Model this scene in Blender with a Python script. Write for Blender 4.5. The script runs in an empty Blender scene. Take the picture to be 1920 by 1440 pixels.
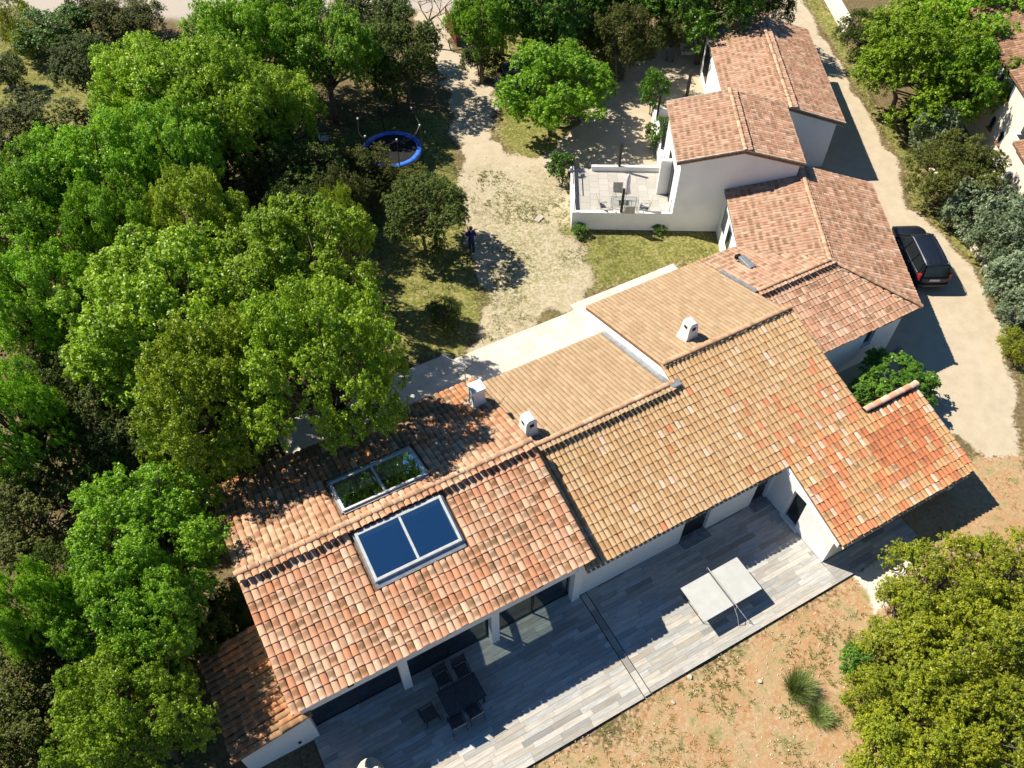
import bpy, math, random
import numpy as np
from mathutils import Matrix, Vector, Euler
R = math.radians
rng = np.random.default_rng(7)
random.seed(7)
sc = bpy.context.scene
COL = sc.collection

# ------------------------------------------------------------------ camera, sky, sun
CAM_H, PITCH, YAW, FPX = 30.265, R(51.0), R(28.7), 1538.0
cam_d = bpy.data.cameras.new('camera'); cam = bpy.data.objects.new('camera', cam_d); COL.objects.link(cam)
cam.location = (0, 0, CAM_H); cam.rotation_euler = (math.pi/2 - PITCH, 0, -YAW)
cam_d.sensor_width = 36; cam_d.lens = 36*FPX/1920; cam_d.clip_end = 2000; cam_d.clip_start = 0.5
sc.camera = cam
SUNV = Vector((-0.56, 0.73, 1.0)).normalized()
w = bpy.data.worlds.new('World'); sc.world = w; w.use_nodes = True
nt = w.node_tree; nt.nodes.clear()
sky = nt.nodes.new('ShaderNodeTexSky'); sky.sky_type = 'NISHITA'; sky.sun_disc = False
sky.sun_elevation = math.asin(SUNV.z); sky.sun_rotation = math.atan2(SUNV.x, SUNV.y)
sky.air_density = 1.0; sky.dust_density = 0.1; sky.ozone_density = 3.5
bg = nt.nodes.new('ShaderNodeBackground'); bg.inputs[1].default_value = 0.058
wo = nt.nodes.new('ShaderNodeOutputWorld'); hs_ = nt.nodes.new('ShaderNodeHueSaturation'); hs_.inputs['Saturation'].default_value = 1.2; nt.links.new(sky.outputs[0], hs_.inputs['Color']); nt.links.new(hs_.outputs[0], bg.inputs[0]); nt.links.new(bg.outputs[0], wo.inputs[0])
sl = bpy.data.lights.new('sun', 'SUN'); sl.energy = 5.0; sl.angle = R(0.53); sl.color = (1.0, 0.92, 0.78)
so = bpy.data.objects.new('sun', sl); COL.objects.link(so); so.rotation_euler = (-SUNV).to_track_quat('-Z', 'Y').to_euler()
sc.view_settings.view_transform = 'Standard'; sc.view_settings.look = 'None'
sc.view_settings.exposure = 0.80; sc.view_settings.gamma = 1.0
try:
    sc.cycles.max_bounces = 6; sc.cycles.transparent_max_bounces = 12; sc.cycles.diffuse_bounces = 3
except Exception: pass

# ------------------------------------------------------------------ photo pixel -> ray -> point (world: X along main house, Y across it)
AX = np.array([math.cos(YAW), math.sin(YAW)]); BX = np.array([-math.sin(YAW), math.cos(YAW)])
def ray(u):
    x, y, f = u[0]-960, u[1]-720, FPX
    s, c = math.sin(PITCH), math.cos(PITCH)
    dx, dy, dz = x, f*c - y*s, -f*s - y*c
    return np.array([dx*AX[0]+dy*AX[1], dx*BX[0]+dy*BX[1], dz])
def at(u, z=0.0):
    d = ray(u); t = (z-CAM_H)/d[2]; return np.array([d[0]*t, d[1]*t, z])
def mpp(P): return np.linalg.norm(np.array(P)-np.array([0, 0, CAM_H]))/FPX   # metres per photo pixel there
GZ = -0.10
S60, C60 = math.sin(math.pi/3), 0.5

# ------------------------------------------------------------------ materials
class NT:
    def __init__(s, name):
        s.m = bpy.data.materials.new(name); s.m.use_nodes = True; s.t = s.m.node_tree; s.t.nodes.clear()
        s.out = s.n('ShaderNodeOutputMaterial')
    def n(s, ty, **k):
        x = s.t.nodes.new(ty)
        for a, v in k.items(): setattr(x, a, v)
        return x
    def l(s, a, b): s.t.links.new(a, b)
    def v(s, sock, val):
        if hasattr(val, 'node'): s.l(val, sock)
        else: sock.default_value = val
    def coord(s, kind='Object', scale=None, loc=None):
        tc = s.n('ShaderNodeTexCoord'); o = tc.outputs[kind]
        if scale is not None or loc is not None:
            mp = s.n('ShaderNodeMapping'); s.l(o, mp.inputs[0])
            if scale is not None: mp.inputs['Scale'].default_value = scale
            if loc is not None: s.v(mp.inputs['Location'], loc)
            o = mp.outputs[0]
        return o
    def noise(s, vec, scale, detail=3, rough=.55, out=0):
        x = s.n('ShaderNodeTexNoise'); s.l(vec, x.inputs['Vector']); x.inputs['Scale'].default_value = scale
        x.inputs['Detail'].default_value = detail; x.inputs['Roughness'].default_value = rough; return x.outputs[out]
    def ramp(s, fac, lo, hi, a=0., b=1.):
        x = s.n('ShaderNodeMapRange', interpolation_type='SMOOTHSTEP'); s.v(x.inputs[0], fac)
        x.inputs[1].default_value = lo; x.inputs[2].default_value = hi; x.inputs[3].default_value = a; x.inputs[4].default_value = b
        return x.outputs[0]
    def math(s, op, a, b=0.):
        x = s.n('ShaderNodeMath', operation=op); s.v(x.inputs[0], a); s.v(x.inputs[1], b); return x.outputs[0]
    def mix(s, fac, a, b, mode='MIX'):
        x = s.n('ShaderNodeMix', data_type='RGBA', blend_type=mode)
        s.v(x.inputs[0], fac); s.v(x.inputs[6], a); s.v(x.inputs[7], b); return x.outputs[2]
    def bump(s, h, strength=.3, dist=.02):
        x = s.n('ShaderNodeBump'); x.inputs['Strength'].default_value = strength; x.inputs['Distance'].default_value = dist
        s.l(h, x.inputs['Height']); return x.outputs[0]
    def bsdf(s, col, rough=.7, spec=.3, metal=0., normal=None, alpha=None):
        x = s.n('ShaderNodeBsdfPrincipled'); s.v(x.inputs['Base Color'], col); s.v(x.inputs['Roughness'], rough)
        x.inputs['Specular IOR Level'].default_value = spec; x.inputs['Metallic'].default_value = metal
        if normal is not None: s.l(normal, x.inputs['Normal'])
        if alpha is not None: s.v(x.inputs['Alpha'], alpha)
        s.l(x.outputs[0], s.out.inputs[0]); return x
C4 = lambda c: (c[0], c[1], c[2], 1.0)

def plain(name, col, rough=.6, spec=.3, metal=0., var=.12, scale=6.0):
    t = NT(name); v = t.coord('Object'); n = t.noise(v, scale, 4)
    f = t.ramp(n, .3, .7, 1-var, 1+var)
    c = t.mix(1.0, C4(col), t_gray(t, f), 'MULTIPLY')
    t.bsdf(c, rough, spec, metal, t.bump(t.noise(v, scale*8, 3), .12, .01)); return t.m
def t_gray(t, f):
    x = t.n('ShaderNodeCombineColor'); t.l(f, x.inputs[0]); t.l(f, x.inputs[1]); t.l(f, x.inputs[2]); return x.outputs[0]

def render_wall(name, col):
    t = NT(name); v = t.coord('Object')
    big = t.noise(v, .7, 5, .6); fine = t.noise(v, 60, 2)
    c = t.mix(t.ramp(big, .35, .75), C4(col), C4([x*.9 for x in col]))
    st = t.noise(t.coord('Object', scale=(3.0, 3.0, .35)), 2.0, 5, .65)
    c = t.mix(t.ramp(st, .58, .8, 0, .16), c, (.42, .38, .32, 1))
    t.bsdf(c, .9, .1, 0, t.bump(fine, .25, .006)); return t.m

def pair(name, fn):
    """Two materials of one look: colour from the mesh attribute (joined pieces) or from the object's own colour (single pieces)."""
    out = []
    for k in (0, 1):
        t = NT(name + ('_piece' if k else ''))
        oi = t.n('ShaderNodeObjectInfo')
        if k: col, al, rnd = oi.outputs['Color'], oi.outputs['Alpha'], oi.outputs['Random']
        else:
            at_ = t.n('ShaderNodeAttribute', attribute_name='Col'); col, al = at_.outputs['Color'], at_.outputs['Alpha']
            rnd = al
        fn(t, col, al, rnd, k); out.append(t.m)
    return out

def tile_fn(t, col, al, rnd, k):
    g = t.n('ShaderNodeNewGeometry'); pos = g.outputs['Position']
    uv = t.n('ShaderNodeUVMap'); sx = t.n('ShaderNodeSeparateXYZ'); t.l(uv.outputs[0], sx.inputs[0])
    n1 = t.noise(pos, 9, 4, .6); n2 = t.noise(pos, 38, 3, .6); n3 = t.noise(pos, .9, 4)
    # kiln flame: a brown smudge over the middle of the tile, shifted by noise
    y = t.math('ADD', sx.outputs[1], t.math('MULTIPLY', t.math('SUBTRACT', n1, .5), .5))
    y = t.math('ABSOLUTE', t.math('SUBTRACT', y, .55))
    m = t.math('MULTIPLY', t.ramp(y, .12, .36, 1, 0), al)
    c = t.mix(m, col, (.15, .085, .042, 1))
    c = t.mix(t.ramp(n2, .35, .75, 0, .35), c, t.mix(.5, c, (.62, .48, .33, 1)))
    c = t.mix(t.ramp(n1, .56, .82, 0, .4), c, t.mix(.55, c, (.10, .075, .05, 1)))
    c = t.mix(t.ramp(n3, .5, .8, 0, .2), c, (.20, .15, .09, 1))
    t.bsdf(c, .88, .15, 0, t.bump(n2, .35, .01))
TILE = pair('roof_tile', tile_fn)

def plank_fn(t, col, al, rnd, k):
    g = t.n('ShaderNodeNewGeometry')
    mp = t.n('ShaderNodeMapping'); t.l(g.outputs['Position'], mp.inputs[0]); mp.inputs['Scale'].default_value = (1.6, 16, 16)
    cmb = t.n('ShaderNodeCombineXYZ'); t.l(t.math('MULTIPLY', rnd, 37.0), cmb.inputs[0]); t.l(t.math('MULTIPLY', rnd, 91.0), cmb.inputs[1])
    t.l(cmb.outputs[0], mp.inputs[1])
    n = t.noise(mp.outputs[0], 1.0, 5, .65); n2 = t.noise(g.outputs['Position'], 1.1, 4)
    c = t.mix(t.ramp(n, .35, .68), t.mix(.36, col, (.13, .11, .095, 1)), col)
    c = t.mix(t.ramp(n, .6, .85, 0, .5), c, t.mix(.6, c, (.62, .58, .52, 1)))
    c = t.mix(t.ramp(n2, .45, .8, 0, .15), c, (.36, .33, .29, 1))
    t.bsdf(c, .62, .3, 0, t.bump(n, .15, .004))
PLANK = pair('deck_plank', plank_fn)

def slab_fn(t, col, al, rnd, k):
    g = t.n('ShaderNodeNewGeometry'); n = t.noise(g.outputs['Position'], 5, 5, .6); n2 = t.noise(g.outputs['Position'], 45, 2)
    c = t.mix(t.ramp(n, .3, .75), col, t.mix(.35, col, (.42, .36, .28, 1)))
    t.bsdf(c, .8, .2, 0, t.bump(n2, .2, .004))
SLAB = pair('stone_slab', slab_fn)

def leaf_mat(name, col, col2, trans=.35, rough=.42, spec=.34):
    t = NT(name); a = t.n('ShaderNodeAttribute', attribute_name='Col'); oi = t.n('ShaderNodeObjectInfo')
    sx = t.n('ShaderNodeSeparateColor'); t.l(a.outputs['Color'], sx.inputs[0])
    c = t.mix(sx.outputs[0], C4(col), C4(col2))
    f = t.math('MULTIPLY', t.math('ADD', t.math('MULTIPLY', sx.outputs[1], .7), .62), t.math('ADD', t.math('MULTIPLY', oi.outputs['Random'], .4), .8))
    c = t.mix(1.0, c, t_gray(t, f), 'MULTIPLY')
    b = t.n('ShaderNodeBsdfPrincipled'); t.l(c, b.inputs['Base Color']); b.inputs['Roughness'].default_value = rough
    b.inputs['Specular IOR Level'].default_value = spec
    tr = t.n('ShaderNodeBsdfTranslucent'); t.l(t.mix(.5, c, t.mix(1.0, c, (1.5, 1.5, .5, 1), 'MULTIPLY')), tr.inputs[0])
    mx = t.n('ShaderNodeMixShader'); mx.inputs[0].default_value = trans
    t.l(b.outputs[0], mx.inputs[1]); t.l(tr.outputs[0], mx.inputs[2]); t.l(mx.outputs[0], t.out.inputs[0]); return t.m

def glass_mat(name, tint, refl=1.0, base=.06, through=.9, gcol=(.95, .97, 1)):
    t = NT(name); lw = t.n('ShaderNodeLayerWeight'); lw.inputs[0].default_value = .5
    f = t.math('ADD', t.math('MULTIPLY', t.math('POWER', lw.outputs['Facing'], 4.0), refl), base)
    tr = t.n('ShaderNodeBsdfTransparent'); tr.inputs[0].default_value = C4([x*through for x in tint])
    gl = t.n('ShaderNodeBsdfGlossy'); gl.inputs['Roughness'].default_value = .02; gl.inputs[0].default_value = C4(gcol)
    mx = t.n('ShaderNodeMixShader'); t.l(f, mx.inputs[0]); t.l(tr.outputs[0], mx.inputs[1]); t.l(gl.outputs[0], mx.inputs[2])
    t.l(mx.outputs[0], t.out.inputs[0]); return t.m

def bark_mat():
    t = NT('bark'); v = t.coord('Object', scale=(1, 1, .3)); n = t.noise(v, 7, 5, .7)
    t.bsdf(t.mix(n, (.06, .045, .035, 1), (.20, .165, .13, 1)), .95, .1, 0, t.bump(n, .6, .03)); return t.m

def net_mat():
    t = NT('safety_net'); tr = t.n('ShaderNodeBsdfTransparent'); d = t.n('ShaderNodeBsdfDiffuse'); d.inputs[0].default_value = (.012, .012, .014, 1)
    mx = t.n('ShaderNodeMixShader'); mx.inputs[0].default_value = .24; t.l(tr.outputs[0], mx.inputs[1]); t.l(d.outputs[0], mx.inputs[2])
    t.l(mx.outputs[0], t.out.inputs[0]); return t.m

MT = {}
MT['white'] = render_wall('white_render', (.80, .79, .77))
MT['cream'] = render_wall('cream_render', (.72, .66, .56))
MT['under'] = plain('roof_underlay', (.20, .11, .065), .95, .1, var=.3, scale=14)
MT['mortar'] = plain('mortar', (.46, .40, .33), .95, .1, var=.25, scale=9)
MT['char'] = plain('charcoal_metal', (.022, .023, .026), .45, .4)
MT['frame'] = plain('grey_frame', (.52, .53, .53), .45, .4, var=.1)
MT['zinc'] = plain('zinc', (.36, .38, .40), .4, .5, .6, var=.2)
MT['glass'] = glass_mat('door_glass', (.88, .94, .92), .9, .06, .97)
MT['skyglass'] = glass_mat('skylight_glass', (.80, .94, .95), .9, .68, 1.0, (.72, .92, 1.0))
MT['dark'] = plain('dark_interior', (.02, .02, .022), .8, .1)
MT['grout'] = plain('grout', (.15, .135, .12), .95, .1)
MT['palegrout'] = plain('pale_grout', (.40, .36, .31), .95, .1)
MT['steptile'] = plain('grey_step_tile', (.22, .22, .22), .6, .3, var=.25, scale=4)
MT['bark'] = bark_mat()
MT['net'] = net_mat()
MT['blue'] = plain('blue_vinyl', (.05, .18, .74), .45, .4, var=.25, scale=4)
MT['mat'] = plain('jump_mat', (.018, .019, .02), .75, .25, var=.3, scale=3)
MT['paint'] = plain('dark_car_paint', (.012, .017, .030), .32, .5, .2, var=.08)
MT['paint2'] = plain('grey_car_paint', (.10, .11, .12), .3, .5, .3, var=.08)
MT['carglass'] = plain('car_glass', (.012, .015, .016), .06, .6, var=.05)
MT['tyre'] = plain('tyre', (.012, .012, .012), .9, .2)
MT['rim'] = plain('rim', (.35, .36, .37), .35, .5, .8)
MT['red'] = plain('tail_light', (.42, .012, .012), .25, .5)
MT['plate'] = plain('number_plate', (.70, .70, .68), .5, .3, var=.2, scale=30)
MT['table'] = plain('grey_table_top', (.44, .445, .43), .5, .35, var=.06, scale=2)
MT['alu'] = plain('aluminium', (.60, .61, .62), .35, .5, .5)
MT['sling'] = plain('beige_sling', (.40, .37, .33), .85, .2)
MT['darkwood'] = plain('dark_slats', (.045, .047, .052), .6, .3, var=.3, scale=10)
MT['cloth'] = plain('parasol_cloth', (.62, .56, .60), .9, .15)
MT['redgate'] = plain('rust_red_paint', (.15, .028, .022), .6, .3, var=.35, scale=5)
MT['stone'] = plain('limestone', (.55, .49, .39), .95, .1, var=.35, scale=3)
MT['skin'] = plain('skin', (.45, .25, .17), .6, .3)
MT['shirt'] = plain('blue_shirt', (.02, .022, .14), .9, .1)
MT['jeans'] = plain('jeans', (.018, .035, .085), .9, .1)
MT['hair'] = plain('auburn_hair', (.07, .022, .012), .7, .2)
MT['shoe'] = plain('shoe', (.55, .54, .52), .6, .3)
MT['plastic'] = plain('white_plastic', (.62, .62, .6), .5, .4)
MT['black'] = plain('black_rubber', (.015, .015, .016), .5, .4)
MT['shutter'] = plain('blue_grey_shutter', (.10, .14, .20), .6, .3)
MT['terracotta'] = plain('terracotta_sill', (.36, .13, .07), .8, .2, var=.3)
MT['broom'] = leaf_mat('broom_green', (.20, .33, .07), (.42, .50, .17), .3)
MT['oak'] = leaf_mat('oak_leaves', (.15, .29, .014), (.37, .50, .035), .38)
MT['oak2'] = leaf_mat('fresh_oak_leaves', (.105, .27, .014), (.29, .47, .03), .38)
MT['oak3'] = leaf_mat('yellow_oak_leaves', (.165, .275, .014), (.38, .46, .035), .34)
MT['holm'] = leaf_mat('holm_oak_leaves', (.034, .066, .010), (.115, .155, .026), .18, .55, .2)
MT['holm2'] = leaf_mat('olive_holm_leaves', (.050, .072, .012), (.155, .168, .030), .18, .55, .2)
MT['grey'] = leaf_mat('grey_green_leaves', (.13, .20, .085), (.34, .40, .25), .25)
MT['lime'] = leaf_mat('yellow_green_leaves', (.15, .22, .012), (.42, .43, .03), .30)
MT['mid'] = leaf_mat('mid_green_leaves', (.05, .15, .014), (.15, .28, .025), .35)
MT['grass'] = leaf_mat('grass_blades', (.10, .155, .022), (.30, .27, .085), .25, .8)

# ------------------------------------------------------------------ mesh builder and object helpers
class MB:
    def __init__(s): s.v = []; s.f = []
    def add(s, vs, fs):
        k = len(s.v); s.v += [tuple(map(float, x)) for x in vs]; s.f += [tuple(i+k for i in f) for f in fs]; return s
    def box(s, x0, x1, y0, y1, z0, z1):
        return s.add([(x0,y0,z0),(x1,y0,z0),(x1,y1,z0),(x0,y1,z0),(x0,y0,z1),(x1,y0,z1),(x1,y1,z1),(x0,y1,z1)],
                     [(0,3,2,1),(4,5,6,7),(0,1,5,4),(1,2,6,5),(2,3,7,6),(3,0,4,7)])
    def obox(s, c, size, rot):       # box about c, turned by Euler rot
        m = Euler(rot).to_matrix(); k = [(a, b, d) for d in (-.5, .5) for a, b in ((-.5,-.5),(.5,-.5),(.5,.5),(-.5,.5))]
        vs = [Vector(c) + m @ Vector((a*size[0], b*size[1], d*size[2])) for a, b, d in k]
        return s.add(vs, [(0,3,2,1),(4,5,6,7),(0,1,5,4),(1,2,6,5),(2,3,7,6),(3,0,4,7)])
    def prism(s, pts, z0, z1):       # z0/z1 numbers or functions of (x,y)
        n = len(pts); a = z0 if callable(z0) else (lambda x, y: z0); b = z1 if callable(z1) else (lambda x, y: z1)
        return s.add([(x, y, a(x, y)) for x, y in pts] + [(x, y, b(x, y)) for x, y in pts],
                     [tuple(range(n-1, -1, -1)), tuple(range(n, 2*n))] + [(i, (i+1) % n, n+(i+1) % n, n+i) for i in range(n)])
    def wallx(s, y0, y1, poly):      # polygon in (x,z) pulled through y
        n = len(poly)
        return s.add([(x, y0, z) for x, z in poly] + [(x, y1, z) for x, z in poly],
                     [tuple(range(n)), tuple(range(2*n-1, n-1, -1))] + [(i, n+i, n+(i+1) % n, (i+1) % n) for i in range(n)])
    def wally(s, x0, x1, poly):      # polygon in (y,z) pulled through x
        n = len(poly)
        return s.add([(x0, y, z) for y, z in poly] + [(x1, y, z) for y, z in poly],
                     [tuple(range(n-1, -1, -1)), tuple(range(n, 2*n))] + [(i, (i+1) % n, n+(i+1) % n, n+i) for i in range(n)])
    def tube(s, pts, r, seg=6, cap=True):
        pts = [Vector(p) for p in pts]; n = len(pts); rr = r if hasattr(r, '__len__') else [r]*n; k = len(s.v); up = Vector((0, 0, 1))
        for i, p in enumerate(pts):
            d = (pts[min(i+1, n-1)]-pts[max(i-1, 0)]).normalized()
            a = d.cross(up if abs(d.z) < .95 else Vector((1, 0, 0))).normalized(); b = d.cross(a)
            for j in range(seg):
                q = p + (a*math.cos(2*math.pi*j/seg) + b*math.sin(2*math.pi*j/seg))*rr[i]; s.v.append(tuple(q))
        for i in range(n-1):
            for j in range(seg):
                s.f.append((k+i*seg+j, k+i*seg+(j+1) % seg, k+(i+1)*seg+(j+1) % seg, k+(i+1)*seg+j))
        if cap: s.f.append(tuple(k+j for j in range(seg-1, -1, -1))); s.f.append(tuple(k+(n-1)*seg+j for j in range(seg)))
        return s
    def cyl(s, c, r, z0, z1, seg=16, r1=None): return s.tube([(c[0], c[1], z0), (c[0], c[1], z1)], [r, r if r1 is None else r1], seg)
    def mesh(s, name, mat, smooth=False, off=(0, 0, 0)):
        me = bpy.data.meshes.new(name); o = np.array(off)
        me.from_pydata([tuple(np.array(v)-o) for v in s.v], [], s.f); me.materials.append(MT[mat] if isinstance(mat, str) else mat)
        if smooth: me.polygons.foreach_set('use_smooth', [True]*len(me.polygons))
        me.update(); return me
    def build(s, name, mat, parent=None, smooth=False, bevel=0., off=None):
        if off is None: off = tuple(parent['_o']) if parent is not None and '_o' in parent else (0, 0, 0)
        o = bpy.data.objects.new(name, s.mesh(name, mat, smooth, off)); COL.objects.link(o)
        if parent is not None: o.parent = parent
        if '_o' in (parent or {}): o['_o'] = parent['_o']
        if bevel:
            m = o.modifiers.new('bevel', 'BEVEL'); m.width = bevel; m.segments = 2; m.limit_method = 'ANGLE'
        return o

def thing(name, label, cat, loc=(0, 0, 0), rotz=0., group=None, kind=None):
    o = bpy.data.objects.new(name, None); COL.objects.link(o); o.location = loc; o.rotation_euler = (0, 0, rotz); o.empty_display_size = .3
    tag(o, label, cat, group, kind); return o
def tag(o, label=None, cat=None, group=None, kind=None):
    if label: o['label'] = label
    if cat: o['category'] = cat
    if group: o['group'] = group
    if kind: o['kind'] = kind
    return o
def copy_tree(o, parent=None):
    c = o.copy(); COL.objects.link(c); c.parent = parent
    for ch in list(o.children): copy_tree(ch, c)
    return c
def place(o, loc, rotz=0., scale=None):
    o.location = loc; o.rotation_euler = (0, 0, rotz)
    if scale is not None: o.scale = scale if hasattr(scale, '__len__') else (scale,)*3
    return o
def house(name, label, origin, rotz=0.):
    """An Empty whose children are given in the frame turned by rotz about the world origin; origin is in that frame."""
    c, s = math.cos(rotz), math.sin(rotz)
    o = thing(name, label, 'house', (origin[0]*c-origin[1]*s, origin[0]*s+origin[1]*c, 0), rotz)
    o['_o'] = [float(origin[0]), float(origin[1]), 0.]; return o

def barrel(seg=6):
    """Cover tile: x -1 (upper end) to 0 (lower end), y -.5 to .5, arched in z, with a thick lower lip."""
    v, f, uv = [], [], []
    for x, wd, li, h in ((-1, .90, 0, .27), (0, 1.0, .14, .30)):
        for i in range(seg+1):
            a = math.pi*i/seg; v.append((x, .5*wd*math.cos(a), h*math.sin(a)+li)); uv.append((i/seg, x+1))
    for ro, rh, lz in ((.5, .30, .14), (.40, .21, .08)):        # the lip has vertices of its own, so the arch stays smoothly shaded
        for i in range(seg+1):
            a = math.pi*i/seg; v.append((0, ro*math.cos(a), rh*math.sin(a)+lz)); uv.append((i/seg, 1))
    n = seg+1
    for i in range(seg): f.append((i, i+1, n+i+1, n+i)); f.append((2*n+i, 2*n+i+1, 3*n+i+1, 3*n+i))
    f = [q[::-1] for q in f]
    return np.array(v), f, np.array(uv)
def brick():
    v = np.array([(x, y, z) for z in (-1, 0) for x, y in ((-.5,-.5),(.5,-.5),(.5,.5),(-.5,.5))])
    return v, [(4,5,6,7),(0,1,5,4),(1,2,6,5),(2,3,7,6),(3,0,4,7)], np.zeros((8, 2))
TPL = {'barrel': barrel(), 'brick': brick()}
_shared = {}
def shared(key, mat, smooth):
    k = (key, mat.name)
    if k not in _shared:
        v, f, uv = TPL[key]; me = bpy.data.meshes.new(key); me.from_pydata([tuple(x) for x in v], [], f); me.materials.append(mat)
        ul = me.uv_layers.new(name='UVMap'); li = np.zeros(len(me.loops), int); me.loops.foreach_get('vertex_index', li)
        ul.data.foreach_set('uv', uv[li].ravel())
        if smooth: me.polygons.foreach_set('use_smooth', [True]*len(me.polygons))
        _shared[k] = me
    return _shared[k]
def pieces(parent, name, items, mats, key='barrel', nmax=300, smooth=True, Mw=None, stuffname=None):
    """items: (4x4 local matrix, rgba). The nmax that show largest become objects, the rest one joined part."""
    if not items: return
    Mw = np.eye(4) if Mw is None else np.array(Mw); o = np.array(parent['_o']) if '_o' in parent else np.zeros(3)
    def dist(it):
        p = it[0][:3, 3]-o; q = (Mw @ np.append(p, 1))[:3]
        x = np.array([q[0]*AX[0]+q[1]*BX[0], q[0]*AX[1]+q[1]*BX[1], q[2]-CAM_H])
        c, s = math.cos(PITCH), math.sin(PITCH); depth = x[1]*c - x[2]*s
        u, v = 960+FPX*x[0]/depth, 720+FPX*(-x[1]*s - x[2]*c)/depth
        return depth + (0 if -5 < u < 1925 and -5 < v < 1445 else 1000)
    items = sorted(items, key=dist)
    me = shared(key, mats[1], smooth)
    for m, c in items[:nmax]:
        ob = bpy.data.objects.new(name, me); COL.objects.link(ob); ob.parent = parent
        mm = np.array(m); mm[:3, 3] -= o; ob.matrix_basis = Matrix(mm.tolist()); ob.color = c
    rest = items[nmax:]
    if rest:
        v, f, uv = TPL[key]; nv = len(v); vh = np.c_[v, np.ones(nv)]
        ms = np.array([m for m, _ in rest]); ms[:, :3, 3] -= o
        V = np.einsum('nij,vj->nvi', ms, vh)[..., :3].reshape(-1, 3)
        F = []
        for k in range(len(rest)): F += [tuple(i+k*nv for i in q) for q in f]
        me2 = bpy.data.meshes.new(name+'s'); me2.from_pydata(V.tolist(), [], F); me2.materials.append(mats[0])
        ul = me2.uv_layers.new(name='UVMap'); li = np.zeros(len(me2.loops), int); me2.loops.foreach_get('vertex_index', li)
        ul.data.foreach_set('uv', np.tile(uv, (len(rest), 1))[li].ravel())
        ca = me2.color_attributes.new('Col', 'FLOAT_COLOR', 'POINT')
        ca.data.foreach_set('color', np.repeat(np.array([c for _, c in rest]), nv, 0).ravel())
        if smooth: me2.polygons.foreach_set('use_smooth', [True]*len(me2.polygons))
        ob = bpy.data.objects.new(stuffname or name+'_field', me2); COL.objects.link(ob); ob.parent = parent; ob['kind'] = 'stuff'
def worldm(h): return np.array(Matrix.Translation(h.location) @ Euler(h.rotation_euler).to_matrix().to_4x4())

# ------------------------------------------------------------------ ground
def inpoly(P, poly):
    x, y = P[:, 0], P[:, 1]; r = np.zeros(len(P), bool); n = len(poly)
    for i in range(n):
        x1, y1 = poly[i]; x2, y2 = poly[(i+1) % n]
        c = ((y1 > y) != (y2 > y)) & (x < (x2-x1)*(y-y1)/((y2-y1) if abs(y2-y1) > 1e-9 else 1e-9)+x1); r ^= c
    return r
def sdist(P, poly):
    d = np.full(len(P), 1e9); n = len(poly)
    for i in range(n):
        a = np.array(poly[i]); b = np.array(poly[(i+1) % n]); e = b-a
        t = np.clip(((P-a) @ e)/(e @ e+1e-9), 0, 1); d = np.minimum(d, np.linalg.norm(P-a-t[:, None]*e, axis=1))
    return np.where(inpoly(P, poly), d, -d)
px = lambda L: [tuple(at(u, GZ)[:2]) for u in L]
PATH = px([(772,0),(838,0),(845,80),(880,122),(938,165),(926,262),(960,290),(1005,300),(1040,285),(1100,200),(1165,140),(1200,112),(1270,84),(1310,92),(1345,170),(1300,260),(1265,330),(1075,330),(1072,430),(1095,440),(1140,470),(1165,505),(1110,545),(1068,585),(880,668),(915,600),(918,560),(905,500),(890,440),(880,380),(865,310),(852,250),(845,190),(830,140),(805,95),(790,40)])
LAWN = px([(1060,432),(1345,430),(1360,480),(1270,505),(1190,520),(1120,545),(1118,500),(1085,455)])
DRIVE = px([(1455,0),(1500,0),(1535,50),(1580,130),(1640,235),(1692,320),(1702,390),(1755,430),(1832,520),(1876,605),(1892,690),(1905,760),(1912,850),(1850,858),(1800,810),(1740,800),(1640,800),(1500,640),(1470,200),(1440,60)])
VERGE = px([(1495,0),(1540,0),(1600,90),(1640,190),(1720,290),(1740,380),(1800,440),(1870,530),(1920,620),(1925,720),(1905,700),(1880,610),(1835,520),(1755,430),(1702,390),(1692,320),(1640,235),(1580,130),(1535,50)])
RED = px([(1630,960),(1740,880),(1840,856),(1925,830),(1960,1040),(1800,1030),(1700,1040)])
RED2 = px([(700,1640),(990,1440),(1590,1075),(1660,1030),(1750,1010),(2000,1010),(2050,1500),(1500,1700),(900,1700)])
MEADOW = px([(20,60),(150,58),(290,50),(330,80),(210,190),(110,240),(0,260),(-60,150)])
TLAWN = px([(610,260),(700,225),(795,205),(850,215),(868,330),(885,420),(890,520),(910,600),(885,668),(750,690),(690,520),(640,350)])
ISLE = px([(878, 118), (942, 168), (928, 262), (962, 292), (1010, 300), (1042, 285), (1110, 195), (1172, 145), (1165, 60), (1000, 20), (890, 50)])
ROAD = px([(-200,-70),(1300,-70),(850,14),(790,20),(300,38),(70,28),(-100,15)])
PALE = px([(1598,1076),(1655,1030),(1715,1000),(1735,1040),(1690,1120),(1640,1160),(1625,1120)])
SPARSE = px([(900,320),(1070,320),(1075,430),(1130,470),(1165,505),(1068,580),(890,655),(905,500),(882,380)])
GX0, GX1, GY0, GY1, GS = -34., 92., -14., 96., .35
nx, ny = int((GX1-GX0)/GS)+1, int((GY1-GY0)/GS)+1
gx, gy = np.meshgrid(np.linspace(GX0, GX1, nx), np.linspace(GY0, GY1, ny)); GP = np.c_[gx.ravel(), gy.ravel()]
def vnoise(P, s, seed=0):
    r = np.random.default_rng(seed); T = r.random((256, 256)); q = P*s; i = np.floor(q).astype(int); f = q-i; f = f*f*(3-2*f)
    g = lambda a, b: T[(i[:, 0]+a) % 256, (i[:, 1]+b) % 256]
    return (g(0,0)*(1-f[:,0])+g(1,0)*f[:,0])*(1-f[:,1])+(g(0,1)*(1-f[:,0])+g(1,1)*f[:,0])*f[:,1]
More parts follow.
